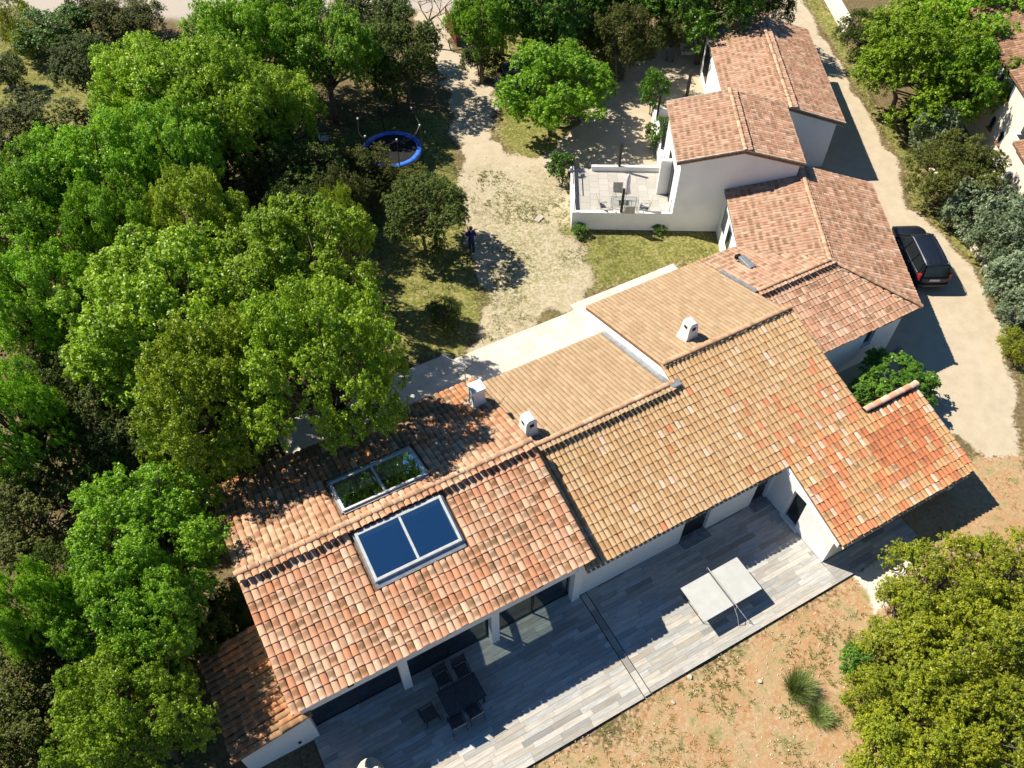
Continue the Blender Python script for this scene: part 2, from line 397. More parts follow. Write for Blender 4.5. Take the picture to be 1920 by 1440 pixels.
WOB = (vnoise(GP, .7, 1)-.5)*1.2+(vnoise(GP, 2.1, 2)-.5)*.7
def mask(P, poly, soft=.5, wob=1.0, W=None): return np.clip((sdist(P, poly)+wob*(WOB if W is None else W))/soft*.5+.5, 0, 1)
m_path, m_drive = mask(GP, PATH), mask(GP, DRIVE, .5, .5)
m_lawn, m_verge, m_mead, m_tl = mask(GP, LAWN, 1.2), mask(GP, VERGE, .9, .6), mask(GP, MEADOW, 1.5, 1.5), mask(GP, TLAWN, 1.4, 1.2)
m_red = np.maximum(mask(GP, RED, 1.6, 1.3), mask(GP, RED2, 1.5)); m_road = mask(GP, ROAD, .5, .6); m_pale = mask(GP, PALE, .4, .4)
gravel = np.maximum(m_path, m_drive)*(1-m_lawn); grass = np.maximum.reduce([m_lawn, m_verge*(1-m_drive), m_mead, m_tl*(1-m_path), mask(GP, ISLE, 1.2)*.9])
cls = np.zeros(len(GP), int)
cls[m_red > .5] = 3; cls[grass > .5] = 4; cls[m_path*(1-m_lawn) > .5] = 1; cls[m_drive > .5] = 2; cls[m_road > .5] = 5

def ground_mat():
    t = NT('ground_cover'); g = t.n('ShaderNodeNewGeometry'); P = g.outputs['Position']
    a = t.n('ShaderNodeAttribute', attribute_name='Col'); s = t.n('ShaderNodeSeparateColor'); t.l(a.outputs['Color'], s.inputs[0])
    b = t.n('ShaderNodeAttribute', attribute_name='Col2'); s2 = t.n('ShaderNodeSeparateColor'); t.l(b.outputs['Color'], s2.inputs[0])
    n0, n1, n2, n3 = t.noise(P, .35, 4), t.noise(P, 1.6, 5, .6), t.noise(P, 7, 5, .65), t.noise(P, 32, 3, .6)
    soil = t.mix(t.ramp(n2, .3, .7), (.10, .075, .040, 1), (.21, .16, .085, 1)); soil = t.mix(t.ramp(n1, .5, .8, 0, .7), soil, (.10, .115, .03, 1))
    sand = t.mix(t.ramp(n1, .3, .75), (.50, .43, .325, 1), (.43, .365, .27, 1)); sand = t.mix(t.ramp(n3, .3, .75), t.mix(.25, sand, (.35, .26, .15, 1)), sand)
    sand = t.mix(t.ramp(n0, .5, .75, 0, .35), sand, (.55, .485, .385, 1))
    red = t.mix(t.ramp(n1, .3, .7), (.38, .20, .095, 1), (.41, .30, .175, 1)); red = t.mix(t.ramp(n2, .42, .70), red, (.44, .355, .225, 1))
    red = t.mix(t.ramp(n3, .52, .70, 0, .75), red, (.22, .14, .06, 1)); red = t.mix(t.ramp(n0, .45, .65, 0, .5), red, (.39, .22, .11, 1)); red = t.mix(t.math('MULTIPLY', t.ramp(n1, .5, .66), t.ramp(n2, .40, .6, 0, .8)), red, (.17, .18, .05, 1))
    gr = t.mix(t.ramp(n2, .3, .7), (.12, .15, .03, 1), (.27, .24, .07, 1)); gr = t.mix(t.ramp(n3, .35, .7), t.mix(.45, gr, (.06, .07, .018, 1)), gr)
    gr = t.mix(t.ramp(n1, .5, .78, 0, .6), gr, (.36, .30, .12, 1)); gr = t.mix(t.math('MULTIPLY', t.ramp(n2, .48, .62), t.ramp(n3, .4, .6, .1, .75)), gr, (.42, .35, .19, 1))
    road = t.mix(n3, (.36, .315, .27, 1), (.46, .41, .35, 1))
    def m(ch, w=.5, nn=n2): return t.ramp(t.math('ADD', ch, t.math('MULTIPLY', t.math('SUBTRACT', nn, .5), w*2)), .38, .62)
    c = t.mix(m(s.outputs[2]), soil, red); c = t.mix(m(s.outputs[1], .7), c, gr); c = t.mix(m(s.outputs[0], .4), c, sand)
    sp = t.math('MULTIPLY', s2.outputs[2], t.ramp(t.math('ADD', t.math('MULTIPLY', n2, .62), t.math('MULTIPLY', n3, .38)), .475, .55))
    c = t.mix(t.math('MULTIPLY', sp, .9), c, t.mix(.35, gr, (.10, .15, .03, 1)))
    c = t.mix(s2.outputs[0], c, road); c = t.mix(m(s2.outputs[1], .3), c, (.66, .60, .50, 1))
    t.bsdf(c, .95, .08, 0, t.bump(t.math('ADD', n3, n2), .5, .03)); return t.m
MT['ground'] = ground_mat()
idx = np.arange(nx*ny).reshape(ny, nx)
quads = np.stack([idx[:-1, :-1], idx[:-1, 1:], idx[1:, 1:], idx[1:, :-1]], -1).reshape(-1, 4)
qc = cls[quads[:, 0]]
zz = GZ + (vnoise(GP, .5, 5)-.5)*.05+(vnoise(GP, 2.5, 6)-.5)*.03
for k, (nm, lab) in enumerate([('ground', 'brown leaf-littered forest soil under the trees'), ('gravel_path', 'pale sandy gravel path from the gate to the garden'),
        ('driveway', 'sandy gravel driveway along the right side of the houses'), ('red_earth', 'orange-red earth with dry weeds in front of the wooden terrace'),
        ('lawn', 'patchy green grass by the white terrace wall and verges'), ('road', 'pale asphalt road at the top edge of the picture')]):
    q = quads[qc == k]; used, inv = np.unique(q, return_inverse=True)
    me = bpy.data.meshes.new(nm); me.from_pydata(np.c_[GP[used], zz[used]].tolist(), [], inv.reshape(-1, 4).tolist()); me.materials.append(MT['ground'])
    ca = me.color_attributes.new('Col', 'FLOAT_COLOR', 'POINT'); ca.data.foreach_set('color', np.c_[gravel, grass, m_red, np.ones(len(GP))][used].ravel())
    ca = me.color_attributes.new('Col2', 'FLOAT_COLOR', 'POINT'); ca.data.foreach_set('color', np.c_[m_road, m_pale, mask(GP, SPARSE, 2.0), np.ones(len(GP))][used].ravel())
    me.polygons.foreach_set('use_smooth', [True]*len(me.polygons))
    o = bpy.data.objects.new(nm, me); COL.objects.link(o); tag(o, lab, None, None, 'structure')
far = MB().add([(-900, -900, -.35), (900, -900, -.35), (900, 900, -.35), (-900, 900, -.35)], [(0, 1, 2, 3)])
MT['farsoil'] = plain('far_scrub', (.09, .085, .04), .95, .1, var=.4, scale=.2)
tag(far.build('terrain', 'farsoil'), 'dry scrubland stretching away around the property', None, None, 'structure')

# ------------------------------------------------------------------ terraces of planks and slabs
def brick_m(x, y, z, lx, ly, h, rz=0.):
    c, s = math.cos(rz), math.sin(rz)
    return np.array([[c*lx, -s*ly, 0, x], [s*lx, c*ly, 0, y], [0, 0, h, z], [0, 0, 0, 1.]])
def plank_col():
    k = rng.uniform(.72, 1.12); h = rng.uniform(-.03, .03)
    if rng.random() < .12: k *= .72
    return ((.49+h)*k, .472*k, (.435-h)*k, float(rng.random()))
def plank_rows(items, x0, x1, y0, y1, wdt=.2, ln=1.2, along='x'):
    y = y0
    while y < y1-.03:
        yy = min(y+wdt, y1); x = x0-rng.uniform(0, ln)
        while x < x1-.02:
            xa, xb = max(x, x0), min(x+ln, x1)
            if xb-xa > .04:
                if along == 'x': items.append((brick_m((xa+xb)/2, (y+yy)/2, rng.uniform(-.0015, .0015), xb-xa-.006, yy-y-.006, .03), plank_col()))
                else: items.append((brick_m((y+yy)/2, (xa+xb)/2, rng.uniform(-.0015, .0015), yy-y-.006, xb-xa-.006, .03), plank_col()))
            x += ln
        y = yy
deck = MB()
deck.box(-2.03, 8.95, 6.37, 11.14, -.32, -.012); deck.box(8.99, 9.24, 6.39, 10.82, -.32, -.014); deck.box(9.28, 18.28, 6.40, 10.84, -.32, -.012)
deck.box(18.30, 22.58, 6.40, 7.34, -.32, -.013)
deck = deck.build('wooden_terrace', 'grout'); tag(deck, 'wood-look plank terrace along the front of the main house', None, None, 'structure')
it = []
plank_rows(it, -2.05, 8.955, 6.35, 11.15); plank_rows(it, 6.37, 10.83, 8.985, 9.245, .26, .9, 'y')
plank_rows(it, 9.275, 18.29, 6.38, 10.845); plank_rows(it, 18.295, 22.6, 6.38, 7.345)
pieces(deck, 'plank', it, PLANK, 'brick', 300, False)

def slab_rows(items, x0, x1, y0, y1, sx, sy, base=(.60, .555, .48), z=0., h=.03, var=.1):
    y = y0; k = 0
    while y < y1-.05:
        yy = min(y+sy, y1); x = x0-(k % 2)*sx*.5
        while x < x1-.05:
            xa, xb = max(x, x0), min(x+sx, x1)
            if xb-xa > .06:
                q = rng.uniform(1-var, 1+var); items.append((brick_m((xa+xb)/2, (y+yy)/2, z+rng.uniform(-.001, .001), xb-xa-.008, yy-y-.008, h), (base[0]*q, base[1]*q, base[2]*q, float(rng.random()))))
            x += sx
        y = yy; k += 1
pt = MB(); pt.box(1.0, 9.84, 19.85, 24.68, -.3, -.012); pt.box(9.84, 10.84, 19.85, 24.20, -.3, -.013); pt.box(10.84, 16.88, 19.85, 24.22, -.3, -.012); pt.box(16.88, 23.38, 21.75, 24.64, -.3, -.013)
pt.box(23.38, 23.78, 21.75, 24.34, -.3, -.1)
pt = pt.build('stone_terrace', 'palegrout'); tag(pt, 'pale stone paved terrace behind the main house', None, None, 'structure')
it = []
for x0, x1, y0, y1 in ((1., 9.85, 19.9, 24.7), (9.85, 10.85, 19.9, 24.22), (10.85, 16.9, 19.9, 24.24), (16.9, 23.4, 21.8, 24.66)): slab_rows(it, x0, x1, y0, y1, .9, .6)
pieces(pt, 'slab', it, SLAB, 'brick', 300, False)

# ------------------------------------------------------------------ roofs
def norm(v): v = np.array(v, float); return v/np.linalg.norm(v)
def tile_m(P, X, Yw, L, wd, jit=1.0, hs=1.0):
    X = norm(X); N = norm(np.cross(X, Yw)); N = N if N[2] > 0 else -N
    a = rng.normal(0, .012)*jit; Y = norm(np.cross(N, X)); X2 = X*math.cos(a)+Y*math.sin(a); b = rng.normal(0, .010)*jit; X2 = norm(X2+N*b)
    N2 = norm(np.cross(X2, np.cross(N, X2))); Y2 = np.cross(N2, X2)
    m = np.eye(4); m[:3, 0] = X2*L; m[:3, 1] = Y2*wd; m[:3, 2] = N2*wd*hs; m[:3, 3] = np.array(P)+Y*rng.normal(0, .004)*jit+N2*abs(rng.normal(0, .004))*jit
    return m
def roof_tiles(items, P0, U, D, u0, u1, L, inside, pitch, course, pal, jit=1.0, sc_w=1.0, hs=.82):
    """P0 ridge point, U unit along the eave, D unit down the slope; inside(point)."""
    P0, U, D = np.array(P0, float), norm(U), norm(D); nc = int(round((u1-u0)/pitch)); p = (u1-u0)/nc
    nr = int(math.ceil(L/course))
    for i in range(nc):
        cj = rng.normal(0, .012)*jit
        for j in range(nr):
            v = L-j*course+cj; P = P0+U*(u0+(i+.5)*p)+D*v; Cc = P-D*course*.5
            if inside(Cc): items.append((tile_m(P, D, U, course*1.15, p*sc_w, jit, hs), pal(Cc, j)))
def ridge_row(items, A, B, wd, pal, ln=.40):
    A, B = np.array(A, float), np.array(B, float); d = B-A; n = max(1, int(round(np.linalg.norm(d)/ln))); d /= n
    Y = np.cross(d, (0, 0, 1))
    for i in range(n): items.append((tile_m(A+d*(i+1), d, Y, np.linalg.norm(d)*1.12, wd, 1.3), pal(A, 0)))
def pal_of(cols, alpha=(.0, .5), p=None, var=.12):
    cols = [np.array(c) for c in cols]
    def f(P, j):
        c = cols[rng.choice(len(cols), p=p)]*rng.uniform(1-var, 1+var)
        return (float(c[0]), float(c[1]), float(c[2]), float(rng.uniform(*alpha)))
    return f
SALMON = pal_of([(.57, .295, .18), (.62, .37, .24), (.54, .24, .13), (.65, .43, .295), (.47, .275, .165)], (-.2, .95), [.3, .27, .2, .15, .08], var=.07)
SALMON_N = pal_of([(.50, .29, .18), (.54, .34, .22), (.43, .22, .13)], (-.1, .75))
OCHRE0 = pal_of([(.50, .315, .16), (.53, .345, .185), (.475, .285, .14), (.54, .365, .21)], (0, .3), var=.05)
PALE_P = pal_of([(.355, .245, .148), (.38, .272, .168), (.335, .228, .135)], (0, .12), var=.06)
RIDGE_P = pal_of([(.55, .32, .20), (.46, .28, .175), (.58, .38, .26)], (0, .6))
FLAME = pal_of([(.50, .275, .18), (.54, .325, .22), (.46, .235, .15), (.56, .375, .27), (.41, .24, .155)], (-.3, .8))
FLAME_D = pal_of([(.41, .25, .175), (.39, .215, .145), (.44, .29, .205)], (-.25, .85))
MOSSY = pal_of([(.42, .19, .09), (.50, .20, .08), (.30, .17, .09), (.22, .14, .08)], (.1, .9))
def OCHRE(P, j):
    a, b = P[0], P[1]; c = list(OCHRE0(P, j)); r = rng.random()
    wing = a > 18.2 and b < 11.2
    east = np.clip((a-15.5)/6., 0, 1)*np.clip((14.6-b)/4., 0, 1)
    if not wing:
        if r < .012+.16*east: c[:3] = (.60*rng.uniform(.8, 1.1), .20, .10)
        elif r < .03+.22*east: c[:3] = (.66, .46, .35)
        elif r < .75*east+.1 and east > .2: c[:3] = [x*y for x, y in zip(c[:3], (1.08, .86, .85))]
    else:
        blk = (22.0 < a < 25.2 and 8.3 < b < 10.4)
        q = vnoise(np.array([[a, b]]), 1.3, 9)[0]
        if blk and r < .86: k = rng.uniform(.78, 1.1); c = [.58*k, .185*k, .08*k, float(rng.uniform(0, .5))]
        elif r < .10+.62*(q > .5): k = rng.uniform(.85, 1.15); c = [.62*k, .215*k, .095*k, float(rng.uniform(-.2, .4))]
        elif r < .22+.62*(q > .5): k = rng.uniform(.9, 1.1); c = [.68*k, .47*k, .35*k, float(rng.uniform(-.2, .4))]
        elif r < .95: k = rng.uniform(.92, 1.08); c = [.57*k, .33*k, .155*k, float(rng.uniform(0, .5))]
        else: c[3] = float(rng.uniform(0, .8))
    return tuple(float(x) for x in c)
def slope_slab(mb, rects, zf, th=.13, drop=.07):
    for r in rects:
        pts = [(r[0], r[2]), (r[1], r[2]), (r[1], r[3]), (r[0], r[3])] if len(r) == 4 and not hasattr(r[0], '__len__') else r
        mb.prism(pts, lambda x, y: zf(x, y)-drop-th, lambda x, y: zf(x, y)-drop)
def atb(u, b): d = ray(u); t = b/d[1]; return np.array([0, 0, CAM_H])+d*t
def atd(u, dd): d = ray(u); t = dd/(-d[0]*S60+d[1]*C60); return np.array([0, 0, CAM_H])+d*t
def U(a, b): return (a*C60+b*S60, -a*S60+b*C60)

# ================================================================== front house with skylights
hA = house('tiled_house', 'white front house with salmon tiled roof holding two skylights', (-2.0, 10.8)); MA = worldm(hA)
zS = lambda a, b: 4.92-.296*(15.25-b); zN = lambda a, b: 4.92-.30*(b-15.25)
A0, A1 = -2.2, 9.2
SKS, SKN = (1.85, 5.15, 13.02, 14.78), (1.85, 5.15, 15.83, 17.55)
rb = MB()
def ring(b0, b1, sk): return [(A0, sk[0]+.08, b0, b1), (sk[1]-.08, A1, b0, b1), (sk[0]+.08, sk[1]-.08, b0, sk[2]+.08), (sk[0]+.08, sk[1]-.08, sk[3]-.08, b1)]
slope_slab(rb, ring(10.60, 15.25, SKS), zS); slope_slab(rb, ring(15.25, 20.05, SKN), zN)
roofA = rb.build('roof', 'under', hA)
items = []
ins = lambda sk: (lambda P: not (sk[0]-.10 < P[0] < sk[1]+.10 and sk[2]-.28 < P[1] < sk[3]+.22))
roof_tiles(items, (0, 15.25, 4.92-.05), (1, 0, 0), (0, -1, -.296), A0, A1, 4.72*1.043, ins(SKS), .245, .385, SALMON, .8)
roof_tiles(items, (0, 15.25, 4.92-.05), (1, 0, 0), (0, 1, -.30), A0, A1, 4.82*1.044, ins(SKN), .245, .385, lambda P, j: MOSSY(P, j) if rng.random() < np.clip((P[1]-16.6)/2.4, 0, .8) else SALMON_N(P, j), 1.3)
pieces(roofA, 'roof_tile', items, TILE, 'barrel', 300, True, MA)
items = []; ridge_row(items, (A0, 15.25, 4.94), (A1, 15.25, 4.94), .26, RIDGE_P)
pieces(roofA, 'ridge_tile', items, TILE, 'barrel', 300, True, MA)
wA = MB()
wA.box(-1.83, 8.62, 10.76, 11.02, 2.5, 3.40)
for a0, a1 in ((1.46, 1.78), (5.05, 5.37), (8.55, 8.64)): wA.box(a0, a1, 10.763, 11.04, 0, 2.497)
gab = lambda: [(10.77, 0), (19.75, 0), (19.75, zN(0, 19.75)-.2), (15.25, 4.70), (10.77, zS(0, 10.77)-.2)]
wA.wally(-1.95, -1.83, gab()); wA.wally(8.645, 8.895, gab()); wA.box(-1.825, 8.64, 19.5, 19.75, 0, 3.35)
wA.build('wall', 'white', hA)
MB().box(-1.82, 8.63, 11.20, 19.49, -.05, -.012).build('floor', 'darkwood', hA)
for a0, a1 in ((-1.82, 1.45), (1.79, 5.04), (5.38, 8.54)):
    fr = MB(); mdl = (a0+a1)/2
    for x in (a0, mdl-.03, a1-.06): fr.box(x, x+.06, 11.12, 11.17, .0, 2.49)
    for x0, x1 in ((a0+.062, mdl-.032), (mdl+.032, a1-.062)):
        fr.box(x0, x1, 11.122, 11.168, .0, .05); fr.box(x0, x1, 11.122, 11.168, 2.44, 2.49)
    sd = fr.build('sliding_door', 'char', hA)
    for x0, x1 in ((a0+.062, mdl-.032), (mdl+.032, a1-.062)): MB().add([(x0, 11.145, .052), (x1, 11.145, .052), (x1, 11.145, 2.438), (x0, 11.145, 2.438)], [(0, 1, 2, 3)]).build('pane', 'glass', sd)
for sk, zf in ((SKS, zS), (SKN, zN)):
    x0, x1, y0, y1 = sk; f = MB(); hi = .12
    def rail(a, b, c, d, top=hi, bot=-.22): f.prism([(a, c), (b, c), (b, d), (a, d)], lambda x, y: zf(x, y)+bot, lambda x, y: zf(x, y)+top)
    rail(x0, x0+.10, y0, y1); rail(x1-.10, x1, y0, y1); rail(x0+.102, x1-.102, y0, y0+.10); rail(x0+.102, x1-.102, y1-.10, y1)
    xm = (x0+x1)/2; rail(xm-.045, xm+.045, y0+.102, y1-.102, .118)
    s = f.build('skylight', 'frame', hA, bevel=.012)
    for a, b in ((x0+.102, xm-.047), (xm+.047, x1-.102)):
        g = MB().add([(x, y, zf(x, y)+.09) for x, y in ((a, y0+.102), (b, y0+.102), (b, y1-.102), (a, y1-.102))], [(0, 1, 2, 3)]); g.build('pane', 'skyglass', s)
    z = MB()
    lo = (y0-.20, y0-.003) if zf is zS else (y1+.003, y1+.20)
    z.prism([(x0-.05, lo[0]), (x1+.05, lo[0]), (x1+.05, lo[1]), (x0-.05, lo[1])], lambda x, y: zf(x, y)-.02, lambda x, y: zf(x, y)+.012)
    for e in (x0-.075, x1+.003): z.prism([(e, y0), (e+.07, y0), (e+.07, y1), (e, y1)], lambda x, y: zf(x, y)-.03, lambda x, y: zf(x, y)+.03)
    up = (y1+.003, y1+.10) if zf is zS else (y0-.10, y0-.003)
    z.prism([(x0, up[0]), (x1, up[0]), (x1, up[1]), (x0, up[1])], lambda x, y: zf(x, y)-.03, lambda x, y: zf(x, y)+.02)
    z.build('flashing', 'zinc', s)
for u in ((1013, 1098), (657, 1284), (840, 1187)):
    p = atb(u, 10.72); MB().box(p[0]-.11, p[0]+.11, 10.66, 10.757, p[2]-.05, p[2]+.05).build('wall_lamp', 'black', hA, bevel=.01)
for a in (A0+.02, A1-.07):
    v = MB(); v.prism([(a, 10.58), (a+.05, 10.58), (a+.05, 15.25), (a, 15.25)], lambda x, y: zS(x, y)-.26, lambda x, y: zS(x, y)-.03)
    v.prism([(a, 15.25), (a+.05, 15.25), (a+.05, 20.03), (a, 20.03)], lambda x, y: zN(x, y)-.26, lambda x, y: zN(x, y)-.03); v.build('verge_board', 'mortar', hA)

def chimney(parent, x, y, z, w0, w1, h, kind=0, dx=1., label=None):
    m = MB()
    def loft(rows):
        k = len(m.v)
        for (hw, hd, zz) in rows:
            for sx, sy in ((-1,-1),(1,-1),(1,1),(-1,1)): m.v.append((x+sx*hw, y+sy*hd, zz))
        for i in range(len(rows)-1):
            for j in range(4): m.f.append((k+i*4+j, k+i*4+(j+1) % 4, k+(i+1)*4+(j+1) % 4, k+(i+1)*4+j))
        n = k+(len(rows)-1)*4; m.f.append((n, n+1, n+2, n+3))
    if kind == 0:
        loft([(w0*.62, w0*.55, z-.5), (w0*.56, w0*.5, z+.05), (w0*.46, w0*.42, z+.3), (w1*.48, w1*.42, z+h)])
        c = m.build('chimney', 'white', parent)
        MB().box(x-w1*.60, x+w1*.60, y-w1*.56, y+w1*.56, z+h+.002, z+h+.07).build('cap', 'white', c, bevel=.01)
    else:
        loft([(w0*.62, w0*.5, z-.5), (w0*.58, w0*.5, z), (w0*.42, w0*.46, z+.3), (w1*.42, w1*.48, z+h-.18), (w1*.36, w1*.46, z+h-.06), (w1*.22, w1*.42, z+h)])
        c = m.build('chimney', 'white', parent, bevel=.02)
        o = MB(); o.box(x-w1*.16, x+w1*.16, y-w1*.485-.015, y-w1*.485+.04, z+h*.62, z+h*.80); o.box(x-w1*.425-.012, x-w1*.425+.05, y-w1*.18, y+w1*.18, z+h*.66, z+h*.8)
        o.build('flue_opening', 'dark', c)
chimney(hA, 8.55, 18.55, 3.95, .56, .50, .95)

# lean-to
hB = house('lean_to', 'low white lean-to with mossy orange tiles at the left end of the house', (-4.3, 10.8)); MBm = worldm(hB)
zL = lambda a, b: 2.46+.214*(a+2.2)
rb = MB(); slope_slab(rb, [(-4.45, -1.96, 10.62, 14.6)], zL); roofB = rb.build('roof', 'under', hB)
items = []; roof_tiles(items, (-1.98, 0, zL(-1.98, 0)-.05), (0, 1, 0), (-1, 0, -.214), 10.58, 14.6, 2.52*1.023, lambda P: True, .225, .36, MOSSY, 2.6)
pieces(roofB, 'roof_tile', items, TILE, 'barrel', 300, True, MBm)
m = MB(); m.wallx(10.77, 11.0, [(-4.3, GZ), (-1.955, GZ), (-1.955, zL(-1.95, 0)-.21), (-4.3, zL(-4.3, 0)-.21)]); m.wally(-4.3, -4.1, [(11.003, GZ), (14.4, GZ), (14.4, zL(-4.2, 0)-.25), (11.003, zL(-4.2, 0)-.25)])
m.build('wall', 'white', hB)
p = atb((562, 1391), 10.76); t_ = MB(); t_.box(p[0]-.05, p[0]+.05, 10.70, 10.768, p[2]-.04, p[2]+.04); t_.build('tap', 'black', hB, bevel=.01)

# ================================================================== middle house with porch wing
hM = house('tiled_house', 'long middle house with ochre and sand coloured tiled roof and red tiled porch', (8.9, 10.85)); MM = worldm(hM)
zM = lambda a, b: 2.56+.3*(b-10.1); zP1 = lambda a, b: 4.155-.3*(b-15.42); zP2 = lambda a, b: 4.415-.3*(b-16.28)
rb = MB()
slope_slab(rb, [(8.95, 16.0, 10.66, 15.42), (16.0, 22.85, 11.08, 16.28), (16.0, 18.4, 10.66, 11.08), (18.4, 25.85, 7.2, 11.08)], zM)
slope_slab(rb, [(9.22, 15.9, 15.42, 20.25)], zP1); slope_slab(rb, [(16.0, 22.62, 16.28, 22.0)], zP2)
roofM = rb.build('roof', 'under', hM)
n = 1.044
def inM(P):
    a, b = P[0], P[1]
    return (8.95 < a < 22.87 and 10.62 < b < (15.42 if a < 16 else 16.28)) or (18.38 < a < 25.87 and 7.1 < b < 11.06)
items = []; roof_tiles(items, (0, 16.28, zM(0, 16.28)-.05), (1, 0, 0), (0, -1, -.3), 8.95, 25.87, (16.28-7.12)*n, inM, .2115, .36, OCHRE, .9, .96, 1.0)
pieces(roofM, 'roof_tile', items, TILE, 'barrel', 300, True, MM)
items = []
roof_tiles(items, (0, 15.42, zP1(0, 15.42)-.05), (1, 0, 0), (0, 1, -.3), 9.24, 15.9, (20.27-15.42)*n, lambda P: True, .205, .36, PALE_P, .6)
roof_tiles(items, (0, 16.28, zP2(0, 16.28)-.05), (1, 0, 0), (0, 1, -.3), 16.0, 22.62, (22.02-16.28)*n, lambda P: True, .205, .36, PALE_P, .6)
pieces(roofM, 'roof_tile', items, TILE, 'barrel', 0, True, MM, 'sand_tile_field')
items = []
ridge_row(items, (9.25, 15.42, 4.19), (16.0, 15.42, 4.19), .25, RIDGE_P); ridge_row(items, (16.0, 16.28, 4.45), (22.85, 16.28, 4.45), .25, RIDGE_P)
ridge_row(items, (22.95, 11.12, 2.90), (25.9, 11.12, 2.90), .30, pal_of([(.55, .27, .17), (.62, .40, .31)], (0, .3)))
pieces(roofM, 'ridge_tile', items, TILE, 'barrel', 300, True, MM)
items = []
EAVE_P = pal_of([(.66, .52, .34), (.60, .46, .28)], (0, .1))
for a in np.arange(9.0, 18.2, .21): items.append((tile_m((a, 10.50, zM(0, 10.66)-.235), (0, -1, -.02), (1, 0, 0), .25, .16, .5), EAVE_P(None, 0)))
for a in np.arange(18.55, 25.8, .21): items.append((tile_m((a, 7.03, zM(0, 7.2)-.235), (0, -1, -.02), (1, 0, 0), .25, .16, .5), EAVE_P(None, 0)))
pieces(roofM, 'eave_tile', items, TILE, 'barrel', 300, True, MM)
wM = MB(); T = lambda b: zM(0, b)-.21
for a0, a1, z0, z1 in ((8.90, 13.75, 0, T(10.85)), (15.05, 17.4, 0, T(10.85)), (18.2, 18.30, 0, T(10.85)), (13.75, 15.05, 2.12, T(10.85)), (17.4, 18.2, 2.12, T(10.85))):
    wM.box(a0, a1, 10.855, 11.10, z0, z1-.01)
wM.wally(22.40, 22.62, [(11.105, GZ), (21.6, GZ), (21.6, zP2(0, 21.6)-.21), (16.28, 4.18), (11.105, zM(0, 11.1)-.21)])
wM.wally(15.91, 16.12, [(15.0, 2.0), (20.1, 0), (21.75, 0), (21.75, zP2(0, 21.75)-.20), (16.28, 4.20), (15.0, zM(0, 15.0)-.22)])
wM.box(9.2, 15.90, 19.85, 20.05, 0, zP1(0, 20.05)-.22); wM.box(16.125, 22.39, 21.5, 21.72, 0, zP2(0, 21.72)-.22)
# wing walls, west wall with the garden door opening
yb0, yb1 = 9.08, 9.80
wM.wally(18.305, 18.55, [(7.37, 0), (yb0, 0), (yb0, T(yb0)), (7.37, T(7.37))]); wM.wally(18.305, 18.55, [(yb1, 0), (10.85, 0), (10.85, T(10.85)), (yb1, T(yb1))])
wM.wally(18.307, 18.548, [(yb0, 2.0), (yb1, 2.0), (yb1, T(yb1)), (yb0, T(yb0))])
wM.box(18.555, 22.2, 7.372, 7.6, 0, T(7.372)); wM.wally(22.0, 22.2, [(7.605, 0), (10.85, 0), (10.85, T(10.85)), (7.605, T(7.605))]); wM.box(18.555, 22.395, 10.855, 11.10, 0, T(10.86))
wM.build('wall', 'white', hM)
for a0, a1 in ((13.76, 15.04), (17.41, 18.19)):
    d = MB(); d.box(a0, a1, 11.0, 11.05, .05, 2.11); d = d.build('door', 'char', hM); MB().box(a1-.14, a1-.10, 10.93, 10.998, .98, 1.04).build('handle', 'alu', d)
    s = MB(); s.box(a0-.06, a1+.08, 10.44, 10.99, .004, .05); s.build('door_step', 'steptile', hM, bevel=.006)
    e = MB(); e.box(a0-.07, a1+.09, 10.42, 10.438, .002, .054); e.box(a0-.08, a0-.062, 10.44, 10.84, .002, .054); e.box(a1+.082, a1+.1, 10.44, 10.84, .002, .054); e.build('step_edge', 'alu', hM)
d = MB()
for y in (yb0+.003, yb1-.063): d.box(18.40, 18.46, y, y+.06, .10, 1.995)
d.box(18.402, 18.458, yb0+.065, yb1-.065, .10, .16); d.box(18.402, 18.458, yb0+.065, yb1-.065, 1.93, 1.995); d = d.build('garden_door', 'frame', hM)
MB().box(18.42, 18.43, yb0+.066, yb1-.066, .162, 1.928).build('pane', 'carglass', d)
MB().box(18.22, 18.54, yb0-.2, yb1+.1, .004, .095).build('door_step', 'white', hM, bevel=.006)
m = MB()
for x, y in ((25.5, 7.45), (25.5, 10.8)): m.box(x-.1, x+.1, y-.1, y+.1, GZ, T(y)-.16)
m.box(22.205, 25.6, 7.38, 7.55, T(7.46)-.15, T(7.46)-.005); m.build('porch_post', 'white', hM)
v = MB()
for a, b0, b1, zf in ((22.80, 11.1, 16.28, zM), (25.80, 7.2, 11.08, zM)):
    v.prism([(a, b0), (a+.05, b0), (a+.05, b1), (a, b1)], lambda x, y: zf(x, y)-.24, lambda x, y: zf(x, y)-.03)
v.build('verge_board', 'mortar', hM)
v = MB(); v.prism([(18.36, 7.2), (18.397, 7.2), (18.397, 10.63), (18.36, 10.63)], lambda x, y: zM(x, y)-.235, lambda x, y: zM(x, y)-.02); v.build('verge_board', 'white', hM)
z = MB(); z.prism([(15.66, 15.5), (15.905, 15.5), (15.905, 20.2), (15.66, 20.2)], lambda x, y: zP1(x, y)+.0, lambda x, y: zP1(x, y)+.055)
z.box(15.75, 16.2, 15.15, 15.5, 4.10, 4.26); z.build('flashing', 'zinc', hM)
chimney(hM, 9.62, 16.25, 3.98, .62, .56, 1.0, 1); chimney(hM, 18.05, 17.25, 4.15, .62, .54, .95, 1)

